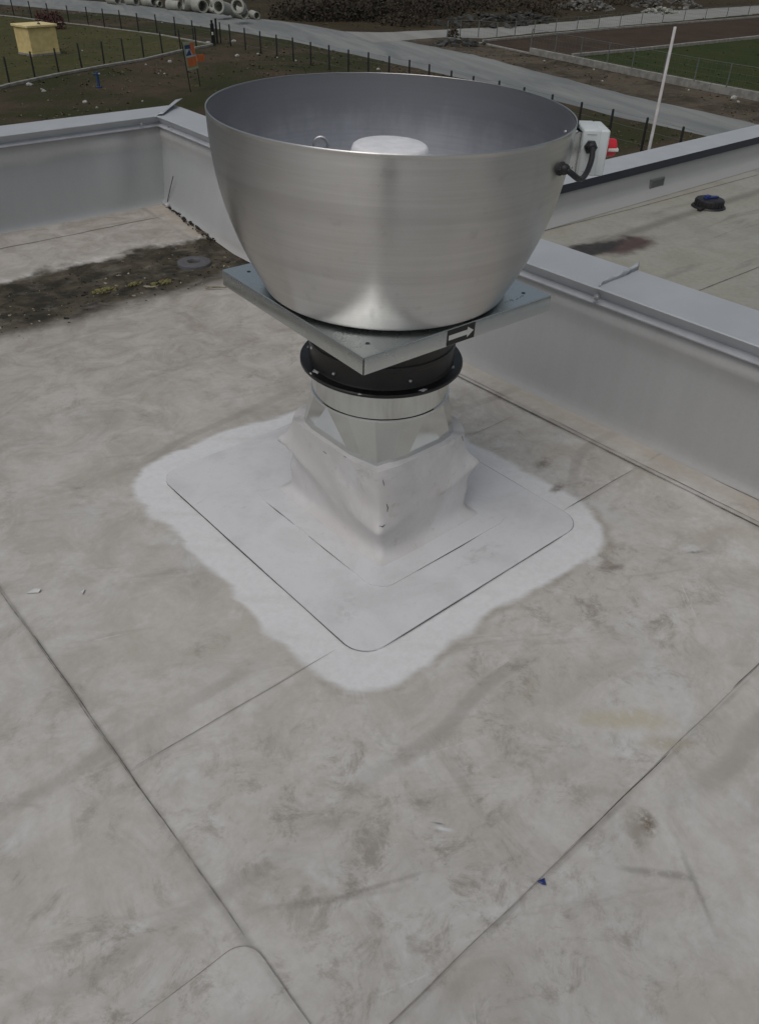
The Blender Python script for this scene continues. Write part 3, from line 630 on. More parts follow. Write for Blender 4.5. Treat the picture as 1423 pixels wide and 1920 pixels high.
para = thing('parapet_wall', (2.8, -1, 0), 'long grey parapet with metal coping running behind the fan to lower right', 'parapet')
ys = np.concatenate([np.linspace(-7, 0, 20), np.linspace(.1, 5.66, 110)])
def footx(y): return lerp(y, [-7, .9, 1.6, 2.4, 4.3, 5.2, 5.6], [2.775, 2.765, 2.73, 2.70, 2.69, 2.74, 2.77])
rows = []
for y in ys:
    xt, zt = rp_at(y); xt += .03; f0 = footx(y); row = []
    for t in (0, .012, .03, .06, .12, .2, .3, .4, .5, .6, .7, .78, .84, .88, .92, .96, 1.):
        z = zf(0, y)+.006+t*(zt-.065-zf(0, y))
        x = f0+(xt-f0)*min(1, t*1.4)
        x -= .028*math.exp(-t/.025)                                   # cove at the foot
        x -= .016*math.exp(-((t-.88)/.07)**2)*(1+.3*math.sin(y*2.2))  # slack of the membrane under the coping
        x += .004*math.sin(y*5.1+t*2)*math.sin(t*3.1)+.003*math.sin(y*11.3+t*5)*t*(1-t)*3
        row.append((x, y, z))
    rows.append(row)
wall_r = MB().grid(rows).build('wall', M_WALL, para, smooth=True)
ob = MB().grid([[(3.0, -7, -.95), (3.0, -7, .54)], [(3.0, 5.6, -.95), (3.06, 5.6, .57)]]); ob.build('outer_wall', M_WALL, para)
def coping(path, outward, w, name, parent, mat_lip=M_LIP, ends=True):
    # path: front top edge points; outward: unit vectors at each point (mitred, scaled)
    prof_top = [(.034, -.054), (-.002, -.004), (.002, 0), (.15, .004), (w-.003, 0), (w, -.004), (w, -.06)]
    prof_lip = [(.033, -.052), (.024, -.055), (.002, -.064), (.002, -.069), (.006, -.068), (.016, -.060)]
    P = [[(p[0]+o[0]*s, p[1]+o[1]*s, p[2]+z) for s, z in prof_top] for p, o in zip(path, outward)]
    q = MB().grid(P).build(name, M_COP, parent, smooth=25)
    P = [[(p[0]+o[0]*s, p[1]+o[1]*s, p[2]+z) for s, z in prof_lip] for p, o in zip(path, outward)]
    MB().grid(P).build('drip_edge', mat_lip, q, smooth=25)
    return q
yj = onx(1121, 540, 2.72)[1]              # joint of two coping lengths
def rpt(y, dz=0): x, z = rp_at(y); return (x, y, z+dz)
CORN = (2.813, lp_at(2.813)[0], .62); MIT = (1., 1.036)       # mitre at the back corner
c1 = coping([rpt(yj-.002), rpt(2.3), CORN], [(1, 0), (1, 0), MIT], CW, 'coping', para)
c2 = coping([rpt(-7, .002), rpt(yj+.012, .002)], [(1, 0), (1, 0)], CW+.002, 'coping', para)
def fin(base, h, name, parent):            # standing, ragged joint strip
    P = []
    for i, (p, hh) in enumerate(zip(base, h)):
        p = np.array(p); P.append([p, p+np.array([.006, .004*math.sin(i*2.), hh*.7]), p+np.array([.014+.004*math.sin(i*1.3), .008, hh])])
    o = MB().grid(P).build(name, M_COP, parent, smooth=40)
    md = o.modifiers.new('thick', 'SOLIDIFY'); md.thickness = .0035
fb = [(2.722+CW*t, yj+.004+.018*t+.004*math.sin(t*9), .584) for t in np.linspace(.02, 1, 14)]
fin(fb, [.004+.019*min(1, t*4)+.005*math.sin(t*14) for t in np.linspace(0, 1, 14)], 'joint_strip', c2)
def screw_at(p, n, parent, s=.011):
    n = np.array(n, float); up = np.array([0, 0, 1.]); a = np.cross(up, n); a /= np.linalg.norm(a)
    MB().lathe([(.0001, s), (s*.55, s*.85), (s*.62, s*.35), (s*1.1, s*.25), (s*1.1, 0)], 16, (np.array(p), a, up, n)).build('screw', M_ZINC, parent, smooth=40)
q = onx(1119, 557, 2.718); screw_at((2.716, q[1], q[2]), (-1, 0, 0), c2, .013)
q = onx(319, 241, 2.808); x_, _ = rp_at(q[1]); screw_at((x_-.004, min(q[1], 5.52), .585), (-1, 0, 0), c1)
# corner cover plate that sticks up like a bent ear
ear = MB(); e0 = np.array(CORN)+np.array([0, 0, .003])
mt_ = np.array([MIT[0], MIT[1], 0])*CW
ear.grid([[e0+mt_*t+np.array([0, 0, .002]), e0+mt_*t+np.array([.012, -.014, .010+.016*t]), e0+mt_*t+np.array([.034+.02*t, -.030-.015*t, .012+.036*t-.010*t*t])] for t in np.linspace(0, 1.02, 9)])
o = ear.build('corner_strip', M_COP, c1, smooth=40); o.modifiers.new('thick', 'SOLIDIFY').thickness = .003

back = thing('parapet_wall', (0, 5.6, 0), 'grey membrane parapet at upper left behind the dirty gutter', 'parapet')
xs = np.concatenate([np.linspace(-9, -.5, 30), np.linspace(-.4, 2.90, 70)])
rows = []
for x in xs:
    yt, zt = lp_at(x); yt += .03; f0 = 5.57+.01*math.sin(x*2); row = []
    for t in (0, .012, .03, .06, .12, .2, .3, .4, .5, .6, .7, .8, .86, .92, 1.):
        z = .045+t*(zt-.065-.045); y = f0+(yt-f0)*min(1, t*1.3)
        y -= .02*math.exp(-t/.03)
        y += .006*math.sin(x*3.1+t*2)*math.sin(t*3.1)
        y -= .03*math.exp(-((x-2.45)/.12)**2)*t*(1-t)*3-.02*math.exp(-((x-2.62)/.06)**2)*(t**2)      # folds by the corner
        y -= .010*math.exp(-((t-.86)/.06)**2)
        row.append((x, y, z))
    rows.append(row)
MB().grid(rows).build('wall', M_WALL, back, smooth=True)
yl = lp_at(-9)[0]
cb = coping([(-9, yl, .62), CORN], [(0, .96), MIT], .29, 'coping', back)
q = ony(268, 234, 5.575); screw_at((q[0], lp_at(q[0])[0]-.004, q[2]), (0, -1, 0), cb)
# open weld in the corner: dark crack and a lump of white sealant
ck = MB(); pts = [onx(328, 330, 2.785), onx(322, 355, 2.778), onx(317, 378, 2.77)]
ck.tube([np.array(p)+np.array([-.012, 0, 0]) for p in pts], .0028, 6)
ck.build('weld_crack', M_DARK, para)
p = onz(317, 386, .05); MB().box((p[0]-.02, p[1]-.02, .062), (.03, .035, .03), bevel=.011, seg=3).build('sealant_lump', M_GLUE, para, smooth=True)

# ------------------------------------------------------------------ gutter: ring, moss, twigs, crumbs
p = onz(364, 489, 0)
MB().lathe([(.038, .012), (.040, .032), (.044, .036), (.098, .034), (.104, .030), (.107, .012), (.107, -.03), (.038, -.03)], 48, (np.array([p[0], p[1], -.036]), np.array([1, 0, 0]), np.array([0, 1, 0]), np.array([0, 0, 1]))).build('drain_ring', M_GREY, smooth=40, label='grey plastic drain ring lying in the dark gutter dirt', category='drain ring')
M_MOSS = simple('yellow moss', (.15, .135, .05), .9, 0, .45, 60); M_MOSS2 = simple('olive moss', (.16, .14, .05), .9, 0, .4, 60)
def moss(px, py, r, n, label, mat=M_MOSS):
    p = onz(px, py, -.02); b = MB()
    for i in range(n):
        a = random.uniform(0, 6.28); d = r*math.sqrt(random.random()); c = (p[0]+d*math.cos(a)*1.5, p[1]+d*math.sin(a)*.7, zf(0, p[1])+.004)
        s = random.uniform(.006, .014)*(1.3-d/r*.6)
        b.box(c, (s*2, s*1.6, s*1.5), ax=[(math.cos(a), math.sin(a), .2), (-math.sin(a), math.cos(a), .1), (.1, -.2, 1)], bevel=s*.4, seg=1)
    b.build('moss_clump', mat, label=label, category='moss', group='moss clumps in the gutter')
moss(196, 545, .055, 34, 'yellow moss clump in the gutter, leftmost of the three')
moss(254, 533, .03, 16, 'small yellow moss clump in the gutter, middle of the three')
moss(305, 531, .05, 30, 'yellow moss clump in the gutter nearest the grey ring')
# crumbs, leaves and gravel in the silt
M_CRUMB = simple('pale crumbs', (.26, .235, .17), .85, 0, .5, 35); M_SILT = simple('dark crumbs', (.03, .026, .02), .95, 0, .4, 35)
def crumbs(name, n, mat, s0, s1, label, ylo=4.02, yhi=4.80):
    b = MB()
    for i in range(n):
        x = random.uniform(-.6, 2.66); y = random.triangular(ylo, yhi, (ylo+yhi)/2); s = random.uniform(s0, s1)*random.random(); a = random.uniform(0, 3.1)
        b.box((x, y, zf(x, y)+s*.2), (s*2, s*random.uniform(.6, 1.4), s*.7), ax=[(math.cos(a), math.sin(a), .1), (-math.sin(a), math.cos(a), 0), (0, 0, 1)])
    b.build(name, mat, label=label, category='debris', kind='stuff')
crumbs('gutter_crumbs', 300, M_CRUMB, .003, .012, 'pale crumbs and leaf bits scattered over the gutter silt')
crumbs('gutter_silt', 700, M_SILT, .004, .014, 'dark lumps of silt lying along the gutter', 4.04, 4.84)
b = MB()
for i in range(90):
    t = random.random()**.7; y = 5.55-t*.85; x = footx(y)-.022-abs(random.gauss(0, .006+.02*t)); s = random.uniform(.003, .009)
    b.box((x, y, zf(0, y)+.012), (s*2, s*1.2, s), ax=[(math.cos(i), math.sin(i), .2), (-math.sin(i), math.cos(i), 0), (0, 0, 1)])
b.build('corner_silt', M_SILT, label='dark rotten leaves along the wall foot in the far corner', category='debris', kind='stuff')
M_TWIG = simple('dry twig', (.10, .075, .05), .9, 0, .3, 40)
for pts, lab in (([(370, 440), (380, 442), (392, 447)], 'dark twig by the wall foot at the gutter end'), ([(385, 541), (404, 540), (425, 541)], 'pale stick in the gutter beside the fan plate'), ([(270, 537), (285, 538), (297, 536)], 'short pale stick between two moss clumps')):
    w_ = [onz(x, y, -.005) for x, y in pts]; w_ = [np.array((q[0], q[1], zf(0, q[1])+.016)) for q in w_]
    MB().tube(w_, [.007, .006, .003], 6).build('twig', M_TWIG if 'dark' in lab else M_CRUMB, smooth=True, label=lab, category='twig', group='twigs in the gutter')
# scraps lying on the near roof
def scrap(name, poly, mat, label, z=.004, lift=.006, cat='scrap', group='scraps on the roof'):
    w_ = [onz(x, y, 0) for x, y in poly]; c = sum(w_)/len(w_)
    vs = [(q[0], q[1], z+lift*((i*7) % 3)/2) for i, q in enumerate(w_)]+[(c[0], c[1], z+lift*.6)]; n = len(poly)
    o = MB().add(vs, [(i, (i+1) % n, n) for i in range(n)]).build(name, mat, label=label, category=cat, group=group)
    md = o.modifiers.new('thick', 'SOLIDIFY'); md.thickness = .0015
scrap('plastic_scrap', [(1005, 1656), (1019, 1651), (1022, 1666), (1014, 1662)], M_BLUE, 'small dark blue plastic scrap on the roof seam', .009)
scrap('paper_scrap', [(50, 1114), (66, 1107), (79, 1108), (74, 1113)], M_PAPER, 'larger white paper scrap on the roof near left edge', .005)
scrap('paper_scrap', [(152, 1111), (161, 1106), (156, 1117)], M_PAPER, 'tiny white paper scrap right of the larger one', .003)

# ------------------------------------------------------------------ lower roof at the right
LZ = -.9
low = MB().slab([(2.98, -9), (34, -9), (34, 5.62), (2.98, 5.62)], LZ-.3, LZ).build('lower_roof', M_LOW, kind='structure')
lowp = thing('parapet_wall', (12, 5.6, LZ), 'low parapet of the lower roof at upper right with dark inner band', 'parapet')
ps = np.linspace(2.9, 34, 90); rows = []
for x in ps:
    rows.append([(x, 5.36, LZ+.004), (x, 5.52, LZ+.02), (x, 5.575, LZ+.05), (x, 5.588+.004*math.sin(x*2), LZ+.12), (x, 5.60+.006*math.sin(x*1.3), LZ+.2), (x, 5.60, LZ+.29)])
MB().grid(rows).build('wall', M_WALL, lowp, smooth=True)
LT = -.545
MB().grid([[(x, 5.598, LT-.10), (x, 5.585, LT-.098), (x, 5.585, LT-.008), (x, 5.587, LT-.004)] for x in (2.9, 34)]).build('dark_band', M_NAVY, lowp)
ow = 5.60+.42
MB().grid([[(x, 5.583, LT-.003), (x, 5.60, LT), (x, ow-.01, LT+.004), (x, ow, LT), (x, ow, LT-.15)] for x in (2.9, 34)]).build('coping', M_COP, lowp, smooth=20)
# scupper: recessed box opening in the wall
a = [ony(*q, 5.585) for q in ((1217, 338), (1242, 331), (1240, 352), (1215, 361))]
x0, x1 = (a[0][0]+a[3][0])/2, (a[1][0]+a[2][0])/2; zt_, zb_ = (a[0][2]+a[1][2])/2, (a[2][2]+a[3][2])/2
sc_ = MB(); 
fr = .02
sc_.box(((x0+x1)/2, 5.585, zt_-fr/2), (x1-x0, .05, fr)).box(((x0+x1)/2, 5.585, zb_+fr/2), (x1-x0, .05, fr)).box((x0+fr/2, 5.585, (zt_+zb_)/2), (fr, .05, zt_-zb_-2*fr)).box((x1-fr/2, 5.585, (zt_+zb_)/2), (fr, .05, zt_-zb_-2*fr))
sp_ = sc_.build('scupper', simple('grey scupper metal', (.16, .165, .165), .5, .3), lowp)
MB().box(((x0+x1)/2, 5.572, (zt_+zb_)/2), (x1-x0-2*fr, .012, zt_-zb_-2*fr)).build('scupper_opening', simple('scupper sleeve', (.12, .122, .12), .6, .2), sp_)
# black drain dome with a blue handle
p = onz(1327, 388, LZ); dr = thing('roof_drain', p, 'black round roof drain cap with blue handle on the lower roof', 'roof drain')
DF = (np.array([p[0], p[1], LZ]), np.array([1, 0, 0]), np.array([0, 1, 0]), np.array([0, 0, 1]))
MB().lathe([(.20, .005), (.19, .02), (.165, .024), (.165, .085), (.160, .094), (.15, .098), (.0001, .10)], 40, DF).build('cap', M_RUB, dr, smooth=35)
for k in range(20):
    a_ = k*2*math.pi/20; MB().box((p[0]+.167*math.cos(a_), p[1]+.167*math.sin(a_), LZ+.05), (.008, .012, .06), ax=[(math.cos(a_), math.sin(a_), 0), (-math.sin(a_), math.cos(a_), 0), (0, 0, 1)]).build('rib', M_RUB, dr)
MB().box((p[0]+.01, p[1], LZ+.108), (.20, .05, .022), ax=[(.95, -.3, 0), (.3, .95, 0), (0, 0, 1)], bevel=.006).box((p[0]-.04, p[1]+.02, LZ+.125), (.07, .05, .03), bevel=.01).build('handle', M_BLUE, dr, smooth=35)
MB().box((p[0]-.22, p[1]-.03, LZ+.02), (.10, .05, .035), bevel=.01).build('bracket_foot', M_RUB, dr)
# seams of the lower roof
def lseam(a, b, name='seam'):
    A, B = onz(*a, LZ), onz(*b, LZ); d = (B-A)[:2]; L_ = np.linalg.norm(d); d /= L_; n = np.array([-d[1], d[0]])*.006; m = MB(); k = 40
    m.grid([[(*(A[:2]+d*L_*i/k+n*random.uniform(.4, 1.2)), LZ+.003), (*(A[:2]+d*L_*i/k-n*random.uniform(.4, 1.2)), LZ+.003)] for i in range(k+1)])
    m.build(name, M_DARK2, low)
lseam((1016, 434), (1180, 393)); lseam((1180, 393), (1420, 328)); lseam((1310, 545), (1440, 494))
scrap_p = onz(1418, 352, LZ)
# white mast outside the lower parapet
mx, my = ony(1214, 290, 6.12)[:2]
mb_ = top_of((mx, my, LT-.5), 50)
mast = thing('mast', (mx, my, LT-.8), 'thin pale pole standing upright behind the lower roof parapet', 'pole')
MB().tube([(mx, my, LT-.9), (mx, my, mb_-.005), (mx, my, mb_)], [.022, .018, .012], 14).build('shaft', simple('pale mast paint', (.52, .49, .48), .5), mast, smooth=50)
for zq in (LT-.5, LT-.75): MB().box((mx, my-.05, zq), (.09, .1, .05)).build('wall_clamp', M_ZINC, mast)
# building body below the roofs
bd = thing('building', (5, 0, G), 'pale building whose flat roofs carry the fan', 'building')
M_FAC = simple('facade render', (.5, .49, .46), .8, 0, .1, 2)
MB().slab([(-9, -9), (2.97, -9), (2.97, 5.85), (-9, 5.85)], G, -.455).build('upper_block', M_FAC, bd)
MB().slab([(2.975, -9), (34, -9), (34, 5.9), (2.975, 5.9)], G, LZ-.305).build('lower_block', M_FAC, bd)
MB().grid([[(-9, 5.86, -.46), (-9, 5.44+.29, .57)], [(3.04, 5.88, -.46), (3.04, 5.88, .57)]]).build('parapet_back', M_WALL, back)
MB().slab([(2.9, 5.62), (34, 5.62), (34, 5.95), (2.9, 5.95)], LZ-.3, LT-.06).build('parapet_core', M_FAC, lowp)

# ------------------------------------------------------------------ the photographer, mirrored in the bowl
PF = EYE-hf*.43; PF = np.array([PF[0], PF[1], .009])
def pt(r, f, z): return PF+hr*r+hf*f+np.array([0, 0, z])
def skinned(name, verts, edges, mat, parent, root=0, sub=1):
    me = bpy.data.meshes.new(name); me.from_pydata([tuple(pt(*v[:3])) for v in verts], edges, []); o = bpy.data.objects.new(name, me); col.objects.link(o); me.materials.append(mat)
    md = o.modifiers.new('Skin', 'SKIN'); md.use_smooth_shade = True
    for i, v in enumerate(verts):
        me.skin_vertices[0].data[i].radius = (v[3], v[4] if len(v) > 4 else v[3]); me.skin_vertices[0].data[i].use_root = (i == root)
    ms = o.modifiers.new('Sub', 'SUBSURF'); ms.levels = sub; ms.render_levels = sub
    put(o, parent); return o
who = thing('person', tuple(PF), 'person in dark clothes holding up a phone, mirrored as dark streak in the bowl', 'person')
M_SKIN = simple('skin', (.45, .28, .2), .5, 0, .08, 20); M_TRS = simple('dark trousers', (.016, .017, .022), .85, 0, .2, 30); M_JKT = simple('dark jacket', (.022, .022, .026), .8, 0, .2, 30); M_HAIR = simple('dark hair', (.02, .014, .01), .6, 0, .3, 60)
B = [(0, 0, .93, .13, .10), (0, .01, 1.12, .13, .095), (0, .01, 1.32, .15, .10), (0, 0, 1.47, .07, .07), (0, .02, 1.55, .052, .055), (0, .05, 1.63, .072, .085), (0, .045, 1.73, .070, .085), (0, .04, 1.78, .045, .05)]
E_ = [(0, 1), (1, 2), (2, 3), (3, 4), (4, 5), (5, 6), (6, 7)]
for sgn in (-1, 1):
    o = len(B); B += [(.19*sgn, 0, 1.42, .055, .055), (.25*sgn, .10, 1.20, .045, .045), (.19*sgn, .27, 1.42, .038, .038), (.115*sgn, .375, 1.64, .026, .03), (.095*sgn, .395, 1.70, .032, .018)]
    E_ += [(2, o), (o, o+1), (o+1, o+2), (o+2, o+3), (o+3, o+4)]
    for j in range(4):                     # four fingers behind the phone, thumb on its edge
        q = len(B); zz_ = 1.705+.017*j; ln = (.026, .031, .029, .023)[j]; B += [(.088*sgn, .402, zz_, .0085), ((.088-ln)*sgn, .412, zz_+.004, .0078), ((.088-1.8*ln)*sgn, .408, zz_+.004, .0068)]
        E_ += [(o+4, q), (q, q+1), (q+1, q+2)]
    q = len(B); B += [(.084*sgn, .382, 1.700, .0105), (.070*sgn, .374, 1.722, .0095), (.054*sgn, .378, 1.736, .008)]; E_ += [(o+4, q), (q, q+1), (q+1, q+2)]
    l = len(B); B += [(.095*sgn, 0, .86, .085, .085), (.105*sgn, .015, .50, .055, .058), (.11*sgn, -.01, .10, .038, .042), (.115*sgn, .03, .045, .04, .035), (.125*sgn, .16, .03, .04, .025)]
    E_ += [(0, l), (l, l+1), (l+1, l+2), (l+2, l+3), (l+3, l+4)]
skinned('body', B, E_, M_SKIN, who)
T = [(0, 0, .95, .15, .12)]; TE = []
for sgn in (-1, 1):
    o = len(T); T += [(.095*sgn, 0, .84, .105, .105), (.105*sgn, .015, .50, .078, .08), (.11*sgn, -.008, .24, .066, .068), (.112*sgn, 0, .09, .066, .068)]; TE += [(0, o), (o, o+1), (o+1, o+2), (o+2, o+3)]
skinned('trousers', T, TE, M_TRS, who)
J = [(0, 0, .62, .20, .165), (0, 0, .88, .185, .15), (0, .01, 1.12, .17, .13), (0, .01, 1.33, .18, .125), (0, .005, 1.48, .085, .085)]; JE = [(0, 1), (1, 2), (2, 3), (3, 4)]
for sgn in (-1, 1):
    o = len(J); J += [(.195*sgn, 0, 1.42, .075, .075), (.255*sgn, .10, 1.20, .062, .062), (.19*sgn, .27, 1.42, .052, .052), (.122*sgn, .362, 1.615, .042, .042)]; JE += [(3, o), (o, o+1), (o+1, o+2), (o+2, o+3)]
skinned('jacket', J, JE, M_JKT, who)
for sgn in (-1, 1): skinned('shoe', [(.115*sgn, -.05, .045, .045, .04), (.118*sgn, .05, .045, .046, .04), (.125*sgn, .17, .035, .045, .03)], [(0, 1), (1, 2)], M_RUB, who)
skinned('hair', [(0, -.01, 1.68, .07, .08), (0, .0, 1.77, .075, .085), (0, .05, 1.82, .06, .045)], [(0, 1), (1, 2)], M_HAIR, who)
MB().box(pt(0, .385, 1.735), (.145, .009, .075), [hr, hf, (0, 0, 1)], .003).build('phone', M_RUB, label='dark phone held level in both hands by the photographer', category='phone')

# ------------------------------------------------------------------ the land below: ground, roads, lots
def ground_mat(name, a, b, c_, sc1=.25, sc2=1.6, k=.6):
    m = Mt(name); n1 = m.noise(sc1, 5, .62, dist=.5); n2 = m.noise(sc2, 6, .7); n3 = m.noise(9, 4, .7)
    c = m.mix(m.step(n1, .4, .62), a, b); c = m.mix(m.math('MULTIPLY', m.step(n2, .45, .7), k), c, c_)
    c = m.mix(m.math('MULTIPLY', m.step(n3, .4, .75), .4), c, tuple(q*.5 for q in a))
    m.bump(m.math('ADD', n2, m.math('MULTIPLY', n3, .3)), .7, .25)
    return m.out(c, .95, 0, **{'Specular IOR Level': .1})
M_GROUND = ground_mat('rough grass and soil', (.043, .045, .021), (.086, .064, .045), (.052, .045, .028), .13, .7, .5)
M_LAWN = ground_mat('short dry lawn', (.085, .080, .036), (.066, .068, .028), (.10, .088, .044), .3, 2, .5)
M_FIELD = ground_mat('withered field', (.050, .040, .026), (.066, .052, .030), (.036, .032, .02), .12, .8, .6)
M_SOIL = ground_mat('bare brown soil', (.072, .052, .038), (.058, .042, .031), (.085, .066, .05), .3, 1.5, .5)
M_GREEN = ground_mat('green plot grass', (.040, .054, .018), (.050, .060, .020), (.036, .042, .018), .3, 1.2, .5)
M_VERGE = ground_mat('sandy verge', (.115, .095, .070), (.060, .050, .036), (.15, .128, .098), .35, 1.3, .6)
def road_mat(name, a, b):
    m = Mt(name); n1 = m.noise(.45, 6, .65, m.vec(m.vec(m.pos, rot=(0, 0, -1.2)), (.2, 1.3, 1)), .6); n2 = m.noise(14, 4, .7)
    c = m.mix(m.step(n1, .35, .68), a, b); c = m.mix(m.math('MULTIPLY', m.step(n2, .4, .75), .3), c, tuple(q*.7 for q in a))
    m.bump(n2, .3, .02)
    return m.out(c, .85)
M_ROAD = road_mat('grey gravel asphalt', (.165, .175, .172), (.255, .262, .25)); M_ROAD2 = road_mat('pale gravel', (.235, .235, .215), (.30, .295, .27))
M_CONC = simple('old concrete', (.26, .25, .225), .85, 0, .25, 2.5, .3)
M_CONC2 = simple('pipe concrete', (.33, .33, .29), .8, 0, .15, 3, .2)
M_POST = simple('black post paint', (.012, .013, .013), .5, 0, .2, 9)
M_GPOST = simple('galvanised fence', (.17, .19, .18), .5, .4, .15, 9)

gm = MB()
gx = np.linspace(-250, 420, 120); gyv = np.linspace(-120, 520, 110)
def bumpz(x, y): return .10*math.sin(x*.31+1.3)*math.sin(y*.27)+.06*math.sin(x*.83+y*.6)
gm.add([(-250, -250, G), (600, -250, G), (600, 600, G), (-250, 600, G)], [(0, 1, 2, 3)])
ground = gm.build('ground', M_GROUND, kind='structure')
def ext(p, q, d):                          # carry the line p->q on by d metres beyond q
    v = q-p; v = v/np.linalg.norm(v); return q+v*d
def flat(name, near, far, dz, mat, e0=60, e1=60, jag=0., kind='structure', parent=None):
    A = [gp(*q) for q in near]; B = [gp(*q) for q in far]
    if e0: A.insert(0, ext(A[1], A[0], e0)); B.insert(0, ext(B[1], B[0], e0))
    if e1: A.append(ext(A[-2], A[-1], e1)); B.append(ext(B[-2], B[-1], e1))
    def fine(P):                           # resample with a ragged edge
        out = []
        for a, b in zip(P, P[1:]):
            n = max(1, int(np.linalg.norm(b-a)/1.2)) if jag else 1
            for i in range(n):
                q = a+(b-a)*i/n; out.append(q+np.array([random.uniform(-jag, jag), random.uniform(-jag, jag), 0]))
        out.append(P[-1]); return out
    poly = fine(A)+fine(B)[::-1]
    m = MB(); m.add([(p[0], p[1], G+dz) for p in poly], [tuple(range(len(poly)))])
    o = m.build(name, mat, parent)
    if kind: o['kind'] = kind
    o.data.update()
    bm = bmesh.new(); bm.from_mesh(o.data); bmesh.ops.triangulate(bm, faces=bm.faces); bm.to_mesh(o.data); bm.free()
    return o
# withered field beyond the road, sandy verges, main road, side road
flat('field', [(148, 0), (236, 6), (337, 19), (438, 28), (576, 45), (646, 58), (716, 61), (836, 55), (975, 49), (1106, 36), (1238, 21), (1423, 10)], [(60, -60), (236, -70), (337, -80), (438, -90), (576, -95), (646, -100), (716, -105), (836, -110), (975, -115), (1106, -118), (1238, -122), (1423, -126)], .004, M_FIELD, 80, 80, .5)
flat('verge', [(751, 76), (787, 84), (888, 103), (1019, 138), (1150, 173), (1238, 199), (1325, 217), (1423, 236)], [(790, 70), (836, 70), (900, 80), (993, 100), (1080, 118), (1216, 149), (1330, 172), (1423, 190)], .005, M_VERGE, 0, 30, .25)
flat('road', [(0, 8), (101, 17), (236, 29), (337, 45), (421, 56), (540, 75.5), (625, 95), (716, 114), (850, 144), (1045, 190), (1172, 223), (1317, 254)],
     [(60, -10), (148, 0), (236, 7), (337, 20), (438, 29), (576, 46), (646, 59), (751, 76), (888, 103), (1019, 137), (1150, 172), (1423, 234)], .010, M_ROAD, 60, 40, .15)
flat('side_road', [(700, 80), (751, 76), (836, 70), (905, 72), (1019, 61), (1150, 50), (1423, 26)], [(646, 59), (716, 61), (836, 55.5), (975, 49.5), (1106, 36.5), (1238, 21.5), (1423, 10.5)], .014, M_ROAD2, 0, 60, .2)
lawn = flat('lawn', [(-60, 185), (19, 162), (112, 142), (197, 126), (271, 114), (340, 97), (399, 86)], [(-60, 24), (28, 32), (94, 41), (167, 48), (229, 56), (296, 64), (396, 84)], .006, M_LAWN, 0, 0, .08)
# plots on the right: brown soil, green grass
flat('soil_plot', [(905, 80), (993, 101), (1071, 106), (1195, 95), (1423, 71)], [(905, 79), (980, 72), (1036, 66), (1150, 55), (1423, 33)], .007, M_SOIL, 0, 40, .1)
flat('green_plot', [(1080, 110), (1150, 125), (1216, 138), (1330, 160), (1423, 179)], [(1082, 106), (1160, 99), (1230, 92), (1330, 81), (1423, 72)], .0085, M_GREEN, 0, 30, .1)

# kerbs and low walls
def low_wall(name, pts, h, w, label, cat='wall', parent=None, mat=M_CONC):
    P = [gp(*q) for q in pts]; b = thing(name, (P[0][0], P[0][1], G), label, cat) if not parent else parent
    for p, q in zip(P, P[1:]):
        L_ = np.linalg.norm((q-p)[:2]); d = (q-p)/L_; n = np.array([-d[1], d[0], 0]); k = max(1, int(L_/6))
        for i in range(k):
            a_, e_ = p+d*(L_*i/k+.01), p+d*(L_*(i+1)/k-.01); c_ = (a_+e_)/2
            MB().box((c_[0], c_[1], G+h/2), (L_/k-.02, w, h+random.uniform(-.02, .02)), [d, n, (0, 0, 1)], .02, 1).build('wall_segment' if h > .3 else 'kerb_stone', mat, b)
    return b
# black post fences round the lawn and along the road
def fence(label, bases, h, wires=(.35, .95, 1.42), kerb=None, r=.056, tilt=0., extra=()):
    b = thing('post_fence', bases[0], label, 'fence')
    tops = []
    for p in bases:
        t = np.array([random.uniform(-.03, .03), random.uniform(-.03, .03), h+random.uniform(-.04, .04)])
        MB().tube([p, p+t*.97, p+t], [r, r, r*.75], 8).build('post', M_POST, b, smooth=40); tops.append(t)
    for hw in wires:
        m = MB(); pts = []
        for i in range(len(bases)-1):
            a_, e_ = bases[i]+tops[i]*(hw/h), bases[i+1]+tops[i+1]*(hw/h)
            pts += [a_, (a_+e_)/2+np.array([0, 0, -.015])]
        pts.append(bases[-1]+tops[-1]*(hw/h))
        m.tube(pts, .005, 4).build('wire', M_GPOST, b)
    return b
FH = 1.48
fr_ = [gp(x, y) for x, y in ((-25, 172), (19.6, 161), (67, 148.5), (112, 140.5), (155, 131.5), (197, 125), (235, 119.5), (271, 112.5), (306, 105), (340, 97), (369, 91.5), (399, 86))]
fence('black post fence on the near kerb of the lawn with yellow kiosk', fr_, FH)
bk_ = [gp(x, y) for x, y in ((-6, 29), (28, 32), (61, 36.5), (94, 41), (131, 45), (167, 49), (197, 53), (229, 57), (261, 61), (296, 65.5), (330, 71), (364, 77), (404, 84))]
fence('black post fence on the far kerb of the lawn beside the road', bk_, FH)
tops_ = [(411, 41), (430, 46), (458, 52), (487, 57.5), (518, 64), (549, 70.5), (582, 77), (617, 84.5), (653, 91.5), (691, 97), (730, 104), (768, 112), (806, 121), (847, 131), (889, 141), (936, 152), (984, 164.5), (1036, 177), (1091, 191), (1150, 206), (1214, 221), (1282, 238), (1360, 256)]
fence('long black post fence between the road and the rough grass', [np.array((*onz(x, y, G+FH)[:2], G)) for x, y in tops_], FH)
gt = gp(405, 83); gpt = thing('gate_post', gt, 'pair of thick black gate posts at the corner of the lawn', 'gate post')
for x, y in ((401, 86), (408, 82)):
    p = gp(x, y); MB().box((p[0], p[1], G+.86), (.13, .13, 1.72), bevel=.01).box((p[0], p[1], G+1.73), (.15, .15, .02)).build('post', M_POST, gpt)
